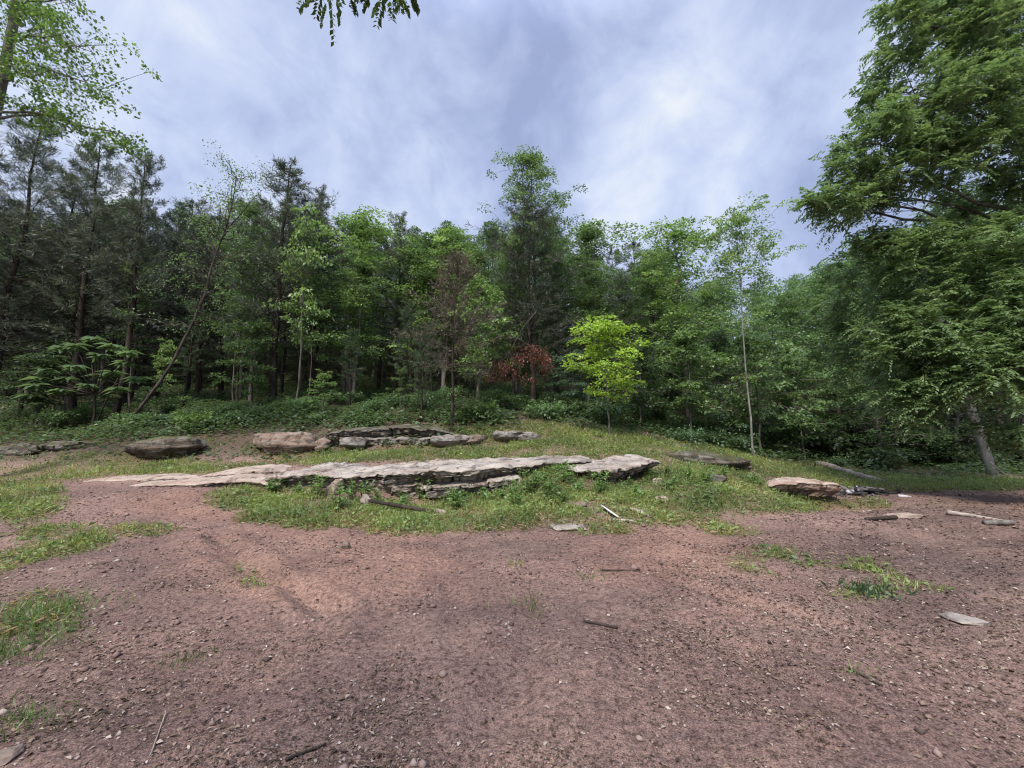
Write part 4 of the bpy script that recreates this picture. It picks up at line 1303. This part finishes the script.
# leaning pale trunk under it
lb = np.array(gp(994, 479))
tw, cg = Geo(), Geo()
TP = np.array([lb + (.05, 0, -.2), lb, W3(985, 452, lb[1]), W3(976, 425, lb[1] - .1), W3(962, 380, lb[1] - .2), W3(940, 320, lb[1]), W3(925, 270, lb[1])])
tw.tube(TP - lb, [.22, .19, .17, .16, .14, .10, .03], 8)
rs = np.random.default_rng(65)
C = []
for k in range(40):
    s_ = rs.uniform(3.2, 5.9); i = int(s_)
    q = TP[i] * (1 - s_ + i) + TP[i + 1] * (s_ - i)
    e_ = q + rs.normal(0, .8, 3) + (0, 0, .3)
    tw.tube(curve_to(q, e_, .1, 4) - lb, np.linspace(.025, .004, 4), 4, cap=False)
    C.append(e_ - lb)
C = np.array(C)
spray_leaves(cg, rs, C, np.zeros_like(C), 60, np.full(len(C), .5), .11, .6, .3)
custom('leaning_tree', 'tree with a pale bare leaning trunk at the edge of the dark right hollow', lb, tw, cg, BARK_PALE, G_DARK)
log_thing('fallen_branch', 'thin bare branch arching down beside the leaning pale trunk', 'stick', W3(990, 462, 16.8), W3(1012, 480, 16.5), .02, .012, DEADWOOD, 15, bend=.05)

# walnut behind the viewer: only the tips of a high bough hang into the picture
rs = np.random.default_rng(66)
tb = np.array([-2.6, -1.6, gz(-2.6, -1.6)])
tw, cg, lg = Geo(), Geo(), Geo()
fork = tb + (.1, .3, 5.6)
tw.tube(np.array([tb + (0, 0, -.3), tb, tb + (0, .1, 2.5), fork, tb + (-.1, .2, 8), tb + (-.3, .1, 10.5)]) - tb, [.3, .25, .2, .16, .1, .04], 8)
tip1, tip2 = W3(330, -24, 4.6), W3(390, -22, 4.7)
P = curve_to(fork, W3(365, -60, 4.3), .25, 10, rs, .05)
lg.tube(P - tb, np.linspace(.06, .014, 10), 6)
for t_ in (tip1, tip2):
    lg.tube(curve_to(P[-1], t_, .03, 5) - tb, np.linspace(.013, .006, 5), 5, cap=False)
FB, FD, FL, FP = [], [], [], []
for t_, n in ((tip1, 9), (tip2, 10)):
    for k in range(n):
        FB.append(t_ - tb + np.array([rs.normal(0, .10), rs.normal(0, .12), rs.normal(.03, .05)]))
        FD.append(np.array([rs.normal(0, .9), rs.normal(0, .6), rs.uniform(-.8, .2)]))
        FL.append(rs.uniform(.22, .38))
for (fx, fy, dx, dl) in [(316, -2, -.35, .16), (338, 0, .1, .2), (326, 2, -.1, .24), (350, -2, .3, .16), (380, 0, -.15, .2), (392, 2, .1, .24), (402, 0, .4, .2), (370, -3, -.3, .14), (410, -3, .6, .14), (360, -4, .1, .12), (322, -14, -.5, .26), (330, -8, .08, .44), (345, -12, .5, .30), (385, -10, -.4, .30), (398, -14, .15, .34), (408, -14, .5, .24), (375, -14, -.8, .26), (312, -12, -.9, .22)]:
    FB.append(W3(fx, fy, 4.6) - tb); FD.append(np.array([dx, rs.normal(0, .2), -.75])); FL.append(dl)
frond_leaves(cg, rs, np.array(FB), np.array(FD), np.array(FL), 10, .085, .58, .35, .5)
FB, FD = [], []
for k in range(80):                                                # the rest of its crown, above and behind
    v = rs.normal(0, 1, 3); v /= np.linalg.norm(v)
    c = np.array([-1.5, -3.5, 8.8]) + v * np.array([2.0, 1.8, 1.8])
    FB.append(c); FD.append(v + rs.normal(0, .4, 3))
    if k % 5 == 0:
        tw.tube(curve_to(np.array([-.1, .2, 7.5]), c, .2, 4), np.linspace(.03, .006, 4), 4, cap=False)
frond_leaves(cg, rs, np.array(FB), np.array(FD), np.full(80, .45), 8, .10, .34, .5, .5)
wt = custom('walnut_tree', 'dark feathery bough tips hanging into the sky at the top edge', tb, tw, cg, BARK_GREY, (.05, .085, .03))
link('bough', lg.mesh('bough', BARK_GREY, True), wt)

# dead branch with red brown leaves hanging in the broad cedar
rs = np.random.default_rng(67)
a = W3(536, 312, 18.6)
tw, cg = Geo(), Geo()
P1 = np.array([a, W3(524, 326, 18.4), W3(517, 338, 18.2), W3(510, 352, 18.0), W3(502, 372, 17.9)])
P2 = np.array([P1[2], W3(524, 342, 18.2), W3(533, 347, 18.2), W3(540, 358, 18.0)])
tw.tube(P1 - a, np.linspace(.022, .010, 5), 6); tw.tube(P2 - a, np.linspace(.014, .006, 4), 6)
C = []
for (px, py, n, sx, sy) in [(500, 370, 24, 10, 7), (519, 361, 12, 9, 8), (539, 355, 20, 8, 8), (512, 378, 8, 14, 4), (545, 364, 9, 4, 9), (492, 376, 6, 5, 6), (530, 347, 6, 8, 4)]:
    for k in range(n):
        c = W3(px + rs.normal(0, sx * .7), py + rs.normal(0, sy * .7), 18.0 + rs.normal(0, .25))
        C.append(c - a)
        if k % 3 == 0:
            tw.tube(curve_to(P1[3] if px < 530 else P2[2], c, .05, 4) - a, np.linspace(.012, .004, 4), 3, cap=False)
C = np.array(C)
spray_leaves(cg, rs, C, np.zeros_like(C) + (0, 0, -1.2), 15, np.full(len(C), .17), .13, .45, .6, .5, .3)
t = thing('dead_branch', 'dead branch with clumps of red brown leaves hanging in the middle of the woods', 'branch', a)
link('stem', tw.mesh('stem', BARK_MID, True), t)
c = link('foliage', cg.mesh('foliage', LEAF), t)
c.color = (.150, .056, .047, 1)

# ------------------------------------------------------------------ undergrowth, shrubs, grass, litter
def gen_shrub(seed, r=.7, h=.7, n=650, leaf=.11, wl=.5):
    rs = np.random.default_rng(seed)
    g, st = Geo(), Geo()
    ns = 14
    E = np.stack([rs.normal(0, .42 * r, ns), rs.normal(0, .42 * r, ns), rs.uniform(.4, 1, ns) * h], 1)
    for e_ in E:
        st.tube(curve_to((0, 0, -.05), e_, .06, 4), np.linspace(.010, .003, 4), 4, cap=False)
    spray_leaves(g, rs, E, unit(E), n // ns, np.full(ns, .36 * r), leaf, wl, .32, .5)
    return g.mesh('foliage', LEAF), st.mesh('stem', BARK_DARK)


SH = [gen_shrub(71), gen_shrub(72, .9, .6, 800, .14), gen_shrub(73, .6, .9, 600, .10), gen_shrub(74, .8, .45, 600, .16, .6)]
rs = np.random.default_rng(75)
SPOTS = [(x_ + rs.normal(0, 6), np.interp(x_, [0, 150, 300, 420, 520, 560], [436, 428, 424, 415, 408, 406]) - rs.uniform(0, 16)) for x_ in range(-5, 560, 11)]
for (x_, y_) in SPOTS:
    p = gp(x_, y_)
    f_, s_ = SH[rs.integers(0, 4)]
    t = thing('shrub', 'leafy green shrub in the undergrowth along the woods edge above the boulders', 'shrub', p, 'shrubs along the woods edge')
    k = rs.uniform(.45, .95)
    t.scale = (k, k, k); t.rotation_euler = (0, 0, rs.uniform(0, 6.28))
    c = link('foliage', f_, t); c.color = (*(np.array((.088, .148, .066)) * rs.uniform(.7, 1.5)), 1)
    link('stem', s_, t)
RSPOT = [(x_ + rs.normal(0, 6), np.interp(x_, [600, 700, 760, 800, 1030], [424, 440, 452, 458, 468]) - rs.uniform(0, 8)) for x_ in range(600, 1030, 15)]
for (x_, y_) in RSPOT:
    if 945 < x_ < 1015:
        continue
    p = gp(x_, y_)
    f_, s_ = SH[rs.integers(0, 4)]
    t = thing('shrub', 'dull green shrub at the foot of the trees beyond the grassy mound and the log', 'shrub', p, 'shrubs at the foot of the trees beyond the mound')
    k = rs.uniform(.9, 1.6)
    t.scale = (k, k, k); t.rotation_euler = (0, 0, rs.uniform(0, 6.28))
    c = link('foliage', f_, t); c.color = (*(np.array((.052, .09, .042)) * rs.uniform(.7, 1.3)), 1)
    link('stem', s_, t)
for (x_, y_, k, lab, col) in [
    (548, 419, 1.1, 'light green broad leafed shrub at the top of the grassy slope', (.10, .17, .075)), (566, 417, .9, 'round shrub left of the yellow green sapling at the top of the slope', (.09, .15, .07)),
    (484, 418, 1.0, 'leafy shrub on the slope right of the brownish cedar', (.10, .17, .05)), (840, 468, .8, 'grey green shrub behind the barkless log', (.07, .12, .06)),
    (712, 446, 1.0, 'pale leafed shrub above the low grey black rock', (.10, .16, .085)), (200, 430, 1.0, 'pale green shrub just above the mossy boulder', (.115, .185, .06)), (741, 452, 1.2, 'green shrub hiding the foot of the tall slim pale trunk', (.07, .12, .06)), (690, 444, .9, 'wide shrub at the top of the mound before the trees', (.07, .125, .06))]:
    p = gp(x_, y_)
    t = thing('shrub', lab, 'shrub', p)
    t.scale = (k, k, k)
    c = link('foliage', SH[1][0], t); c.color = (*col, 1)
    link('stem', SH[1][1], t)


def gen_weed(seed, h=.34, n=150):
    rs = np.random.default_rng(seed)
    g, st = Geo(), Geo()
    for k in range(9):
        top = np.array([rs.normal(0, .13), rs.normal(0, .11), h * rs.uniform(.5, 1.1)])
        P = curve_to((rs.normal(0, .04), rs.normal(0, .04), -.03), top, .04, 5)
        st.tube(P, np.linspace(.005, .002, 5), 4, cap=False)
        m = n // 9
        t_ = rs.uniform(.15, 1, m)
        q = np.stack([np.interp(t_, np.linspace(0, 1, 5), P[:, c]) for c in range(3)], 1)
        an = rs.uniform(0, 6.28, m)
        L = rs.uniform(.05, .12, m) * (1.2 - .5 * t_)
        g.leaves(q, np.stack([np.cos(an), np.sin(an), rs.normal(.25, .35, m)], 1), np.array([0, 0, 1.]) + rs.normal(0, .3, (m, 3)), L, L * .42, np.clip(.5 + rs.normal(0, .2, m), 0, 1))
    return g.mesh('foliage', LEAF), st.mesh('stem', BARK_MID)


WD = [gen_weed(171), gen_weed(172, .45, 170), gen_weed(173, .24, 130)]
rs = np.random.default_rng(174)
for (x_, y_) in [(268, 492), (282, 493), (300, 495), (318, 497), (352, 500), (362, 503), (380, 501), (405, 504), (428, 503), (445, 506), (468, 503), (482, 500), (500, 499), (514, 496), (526, 494), (536, 488), (546, 481), (553, 490), (560, 476), (568, 486), (578, 492), (592, 491), (600, 496), (622, 490), (648, 482), (668, 478), (690, 482), (706, 488), (730, 484), (752, 492), (545, 502), (520, 508), (565, 500), (460, 512), (398, 514), (340, 512), (640, 498), (672, 494)]:
    p = gp(x_ + rs.normal(0, 3), y_ + rs.normal(0, 1.5))
    f_, s_ = WD[rs.integers(0, 3)]
    t = thing('weed', 'leafy green weed standing in the grass by the pale ledge and the mound', 'weed', p, 'tall weeds along the ledge and mound')
    k = rs.uniform(.7, 1.35)
    t.scale = (k, k, k); t.rotation_euler = (0, 0, rs.uniform(0, 6.28))
    c = link('foliage', f_, t); c.color = (*(np.array((.130, .215, .070)) * rs.uniform(.8, 1.3)), 1)
    link('stem', s_, t)


def scatter(n, r0, r1, seed, a0=-58, a1=58):
    rs = np.random.default_rng(seed)
    t = np.radians(rs.uniform(a0, a1, n))
    r = np.exp(rs.uniform(math.log(r0), math.log(r1), n))
    return r * np.sin(t), r * np.cos(t), rs


for k_ in range(60):
    x_, Y_ = rs.uniform(770, 1060), rs.uniform(21.5, 32)
    X_ = (x_ - 512) / F * Y_
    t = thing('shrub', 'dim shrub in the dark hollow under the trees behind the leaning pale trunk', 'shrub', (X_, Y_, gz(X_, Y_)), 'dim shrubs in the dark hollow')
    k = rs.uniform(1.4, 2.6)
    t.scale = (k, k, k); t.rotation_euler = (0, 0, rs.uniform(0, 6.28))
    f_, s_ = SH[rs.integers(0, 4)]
    c = link('foliage', f_, t); c.color = (*(np.array((.036, .058, .030)) * rs.uniform(.7, 1.3)), 1)  # the hollow's shade is painted into these very dark leaves
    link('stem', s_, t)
# woodland ground cover
X, Y, rs = scatter(300000, 13.5, 46, 81)
Z = ground(X, Y)
g_, _, _, fo = masks(X, Y, Z)
cl = fbm(X * .5, Y * .5, 0, 3, 83)
keep = rs.uniform(0, 1, len(X)) < np.maximum(fo, .22 * sstep(14.2, 15.2, Y) * (X < -.5)) * np.clip(.55 + cl * 1.1, .08, 1) * np.where(X < 6.5, 1, .8)
X, Y, Z, cl = X[keep], Y[keep], Z[keep], cl[keep]
n = len(X)
hh = rs.uniform(.03, .62, n) ** 1.2 * np.clip(.7 + cl, .2, 1.3) * sstep(12.5, 17.5, Y)
an = rs.uniform(0, 6.28, n)
g = Geo()
L = rs.uniform(.09, .24, n)
g.leaves(np.stack([X, Y, Z + hh], 1), np.stack([np.cos(an), np.sin(an), rs.normal(-.1, .3, n)], 1), np.array([0, 0, 1.]) + rs.normal(0, .35, (n, 3)), L, L * .5, np.clip(.5 + .3 * cl + rs.normal(0, .2, n), 0, 1))
o = tag(link('undergrowth', g.mesh('undergrowth', LEAF)), 'low green leafy ground cover over the woodland floor', 'undergrowth', None, 'stuff')
o.color = (.070, .114, .052, 1)

# grass and weeds of the clearing
X, Y, rs = scatter(760000, 1.7, 26, 85)
Z = ground(X, Y)
g_, _, _, fo = masks(X, Y, Z)
keep = rs.uniform(0, 1, len(X)) < g_ ** 1.25 * np.clip(.74 + .9 * fbm(X * 1.7, Y * 1.7, 0, 3, 89), .08, 1)
X, Y, Z, dn = X[keep], Y[keep], Z[keep], g_[keep]
n = len(X)
r = np.hypot(X, Y)
fine = rs.uniform(0, 1, n) < .62
patch = fbm(X * .8, Y * .8, 0, 3, 87)
g = Geo()
k = fine
hgt = rs.uniform(.03, .14, k.sum()) * (.6 + .6 * dn[k]) * np.clip(.6 + r[k] / 10, .6, 1.5)
g.leaves(np.stack([X, Y, Z - .005], 1)[k], np.stack([rs.normal(0, .45, k.sum()), rs.normal(0, .45, k.sum()), np.ones(k.sum())], 1), rs.normal(0, 1, (k.sum(), 3)), hgt, .006 + .0009 * r[k], np.clip(.5 + patch[k] * .5 + rs.normal(0, .2, k.sum()), 0, 1))
o = tag(link('grass', g.mesh('grass', LEAF)), 'short green grass round the rocks and on the mound', 'grass', None, 'stuff')
o.color = (.175, .210, .072, 1)
g = Geo()
k = ~fine
m_ = k.sum()
an = rs.uniform(0, 6.28, m_)
L = rs.uniform(.025, .075, m_) * np.clip(.55 + r[k] / 10, .6, 1.6)
g.leaves(np.stack([X[k], Y[k], Z[k] + rs.uniform(.01, .14, m_) * dn[k]], 1), np.stack([np.cos(an), np.sin(an), rs.normal(.15, .35, m_)], 1), np.array([0, 0, 1.]) + rs.normal(0, .4, (m_, 3)), L, L * .55, np.clip(.5 + patch[k] * .6 + rs.normal(0, .2, m_), 0, 1))
o = tag(link('weeds', g.mesh('weeds', LEAF)), 'small broad leafed weeds mixed with the grass', 'weeds', None, 'stuff')
o.color = (.135, .20, .066, 1)
X, Y, rs = scatter(150000, 5.5, 22, 86)
Z = ground(X, Y)
g_, _, _, fo = masks(X, Y, Z)
keep = rs.uniform(0, 1, len(X)) < (.2 * (g_ > .05) + .8 * g_) * np.clip(.3 + 1.5 * fbm(X * .9, Y * .9, 0, 3, 90), .05, 1)
X, Y, Z = X[keep], Y[keep], Z[keep]
n = len(X)
g = Geo()
an = rs.uniform(0, 6.28, n)
L = rs.uniform(.05, .16, n)
g.leaves(np.stack([X, Y, Z + rs.uniform(0, .05, n)], 1), np.stack([np.cos(an), np.sin(an), rs.uniform(-.1, .6, n)], 1), rs.normal(0, .6, (n, 3)) + (0, 0, 1), L, L * .16, np.clip(.5 + rs.normal(0, .25, n), 0, 1))
o = tag(link('dry_grass', g.mesh('dry_grass', LEAF)), 'straw coloured dead grass lying among the green', 'dry grass', None, 'stuff')
o.color = (.25, .195, .115, 1)

# dead leaves, chips and grit lying on the soil
X, Y, rs = scatter(190000, 1.5, 19, 91)
Z = ground(X, Y)
g_, rd_, dk_, fo = masks(X, Y, Z)
cl = fbm(X * 1.4, Y * 1.4, 0, 3, 93) + .5 * fbm(X * .5, Y * .5, 0, 2, 94) + .25 * sstep(0, 3, X) - .35 * rd_
keep = rs.uniform(0, 1, len(X)) < np.clip(.32 + cl * 1.5 + .25 * sstep(.5, 3.5, X) + .5 * sstep(12, 15, Y), .10, 1) * (1 - .6 * g_)
X, Y, Z = X[keep], Y[keep], Z[keep]
n = len(X)
r = np.hypot(X, Y)
an = rs.uniform(0, 6.28, n)
L = np.minimum(np.exp(rs.normal(math.log(.0125), .55, n)), .034) * np.clip(.7 + r / 8, .8, 2.6)
g = Geo()
g.leaves(np.stack([X, Y, Z + .004 + L * .1], 1), np.stack([np.cos(an), np.sin(an), rs.normal(0, .22, n)], 1), np.array([0, 0, 1.]) + rs.normal(0, .3, (n, 3)), L, L * rs.uniform(.25, .75, n), rs.beta(1.3, 1.9, n), .2)
LITTER = tint_material('dead_leaves', [(0, (.032, .024, .019)), (.30, (.085, .058, .040)), (.62, (.20, .145, .10)), (.86, (.34, .28, .23)), (1, (.44, .39, .34))])
tag(link('leaf_litter', g.mesh('leaf_litter', LITTER)), 'scattered dead leaves and wood chips over the bare soil', 'leaf litter', None, 'stuff')

X, Y, rs = scatter(42000, 1.5, 14, 95)
keep = rs.uniform(0, 1, len(X)) < np.clip(.3 + 1.5 * fbm(X * 1.1, Y * 1.1, 0, 3, 97), .04, 1)
X, Y = X[keep], Y[keep]
Z = ground(X, Y)
n = len(X)
sz = np.exp(rs.normal(math.log(.0075), .5, n)) * np.clip(.8 + np.hypot(X, Y) / 9, .8, 2)
oct_v = np.array([[1, 0, 0], [0, 1, 0], [-1, 0, 0], [0, -1, 0], [0, 0, 1], [0, 0, -1.]])
ot = np.array([[0, 1, 4], [1, 2, 4], [2, 3, 4], [3, 0, 4], [1, 0, 5], [2, 1, 5], [3, 2, 5], [0, 3, 5]])
V = oct_v[None] * rs.uniform(.6, 1.3, (n, 6, 1)) * sz[:, None, None] * np.array([1, 1, .6])
a_ = rs.uniform(0, 6.28, n)
ca, sa = np.cos(a_)[:, None], np.sin(a_)[:, None]
V = np.stack([V[..., 0] * ca - V[..., 1] * sa, V[..., 0] * sa + V[..., 1] * ca, V[..., 2]], -1) + np.stack([X, Y, Z + sz * .2], 1)[:, None, :]
T_ = (ot[None] + (np.arange(n) * 6)[:, None, None]).reshape(-1, 3)
GRAVEL = tint_material('grit', [(0, (.07, .05, .045)), (.5, (.19, .125, .105)), (.85, (.30, .23, .20)), (1, (.38, .33, .30))])
gm = mesh_np('gravel', V.reshape(-1, 3), None, GRAVEL, np.repeat(rs.beta(1.6, 2.0, n), 6), False, T_)
tag(link('gravel', gm), 'loose grit and pebbles over the red brown soil', 'gravel', None, 'stuff')

# single tufts and clumps
for k, (px, py, n, h_, lab, col) in enumerate([
    (32, 622, 420, .26, 'tall green grass tuft at the left border of the dirt', (.11, .17, .06)), (12, 655, 160, .2, 'smaller grass tuft just below the tall green tuft of the left border', (.10, .15, .055)),
    (530, 605, 90, .11, 'small green tuft alone in the middle of the dirt', (.11, .15, .05)), (183, 662, 70, .09, 'tiny weed tuft alone on the lower left dirt', (.09, .12, .045)),
    (592, 578, 50, .09, 'tiny green sprig on the red soil below the boards', (.10, .16, .05)), (868, 592, 110, .13, 'flattened green weed clump on the mud of the right', (.075, .115, .058)), (14, 728, 120, .14, 'sparse grass tuft in the lower left corner', (.09, .13, .05))]):
    p = np.array(gp(px, py))
    rs = np.random.default_rng(900 + k)
    w = .04 + h_ * .75
    o_ = np.stack([rs.normal(0, w, n), rs.normal(0, w * .8, n), np.zeros(n)], 1)
    o_[:, 2] = ground(p[0] + o_[:, 0], p[1] + o_[:, 1]) - p[2] - .004
    g = Geo()
    g.leaves(o_, np.stack([rs.normal(0, .55, n), rs.normal(0, .55, n), rs.uniform(.5, 1.2, n)], 1), rs.normal(0, 1, (n, 3)), rs.uniform(.4, 1.1, n) * h_, .007 if k not in (5,) else .03, np.clip(.5 + rs.normal(0, .22, n), 0, 1))
    o = tag(link('grass_tuft', g.mesh('grass_tuft', LEAF), None, p), lab, 'grass tuft')
    o.color = (*col, 1)
print('trees inside', n_in)
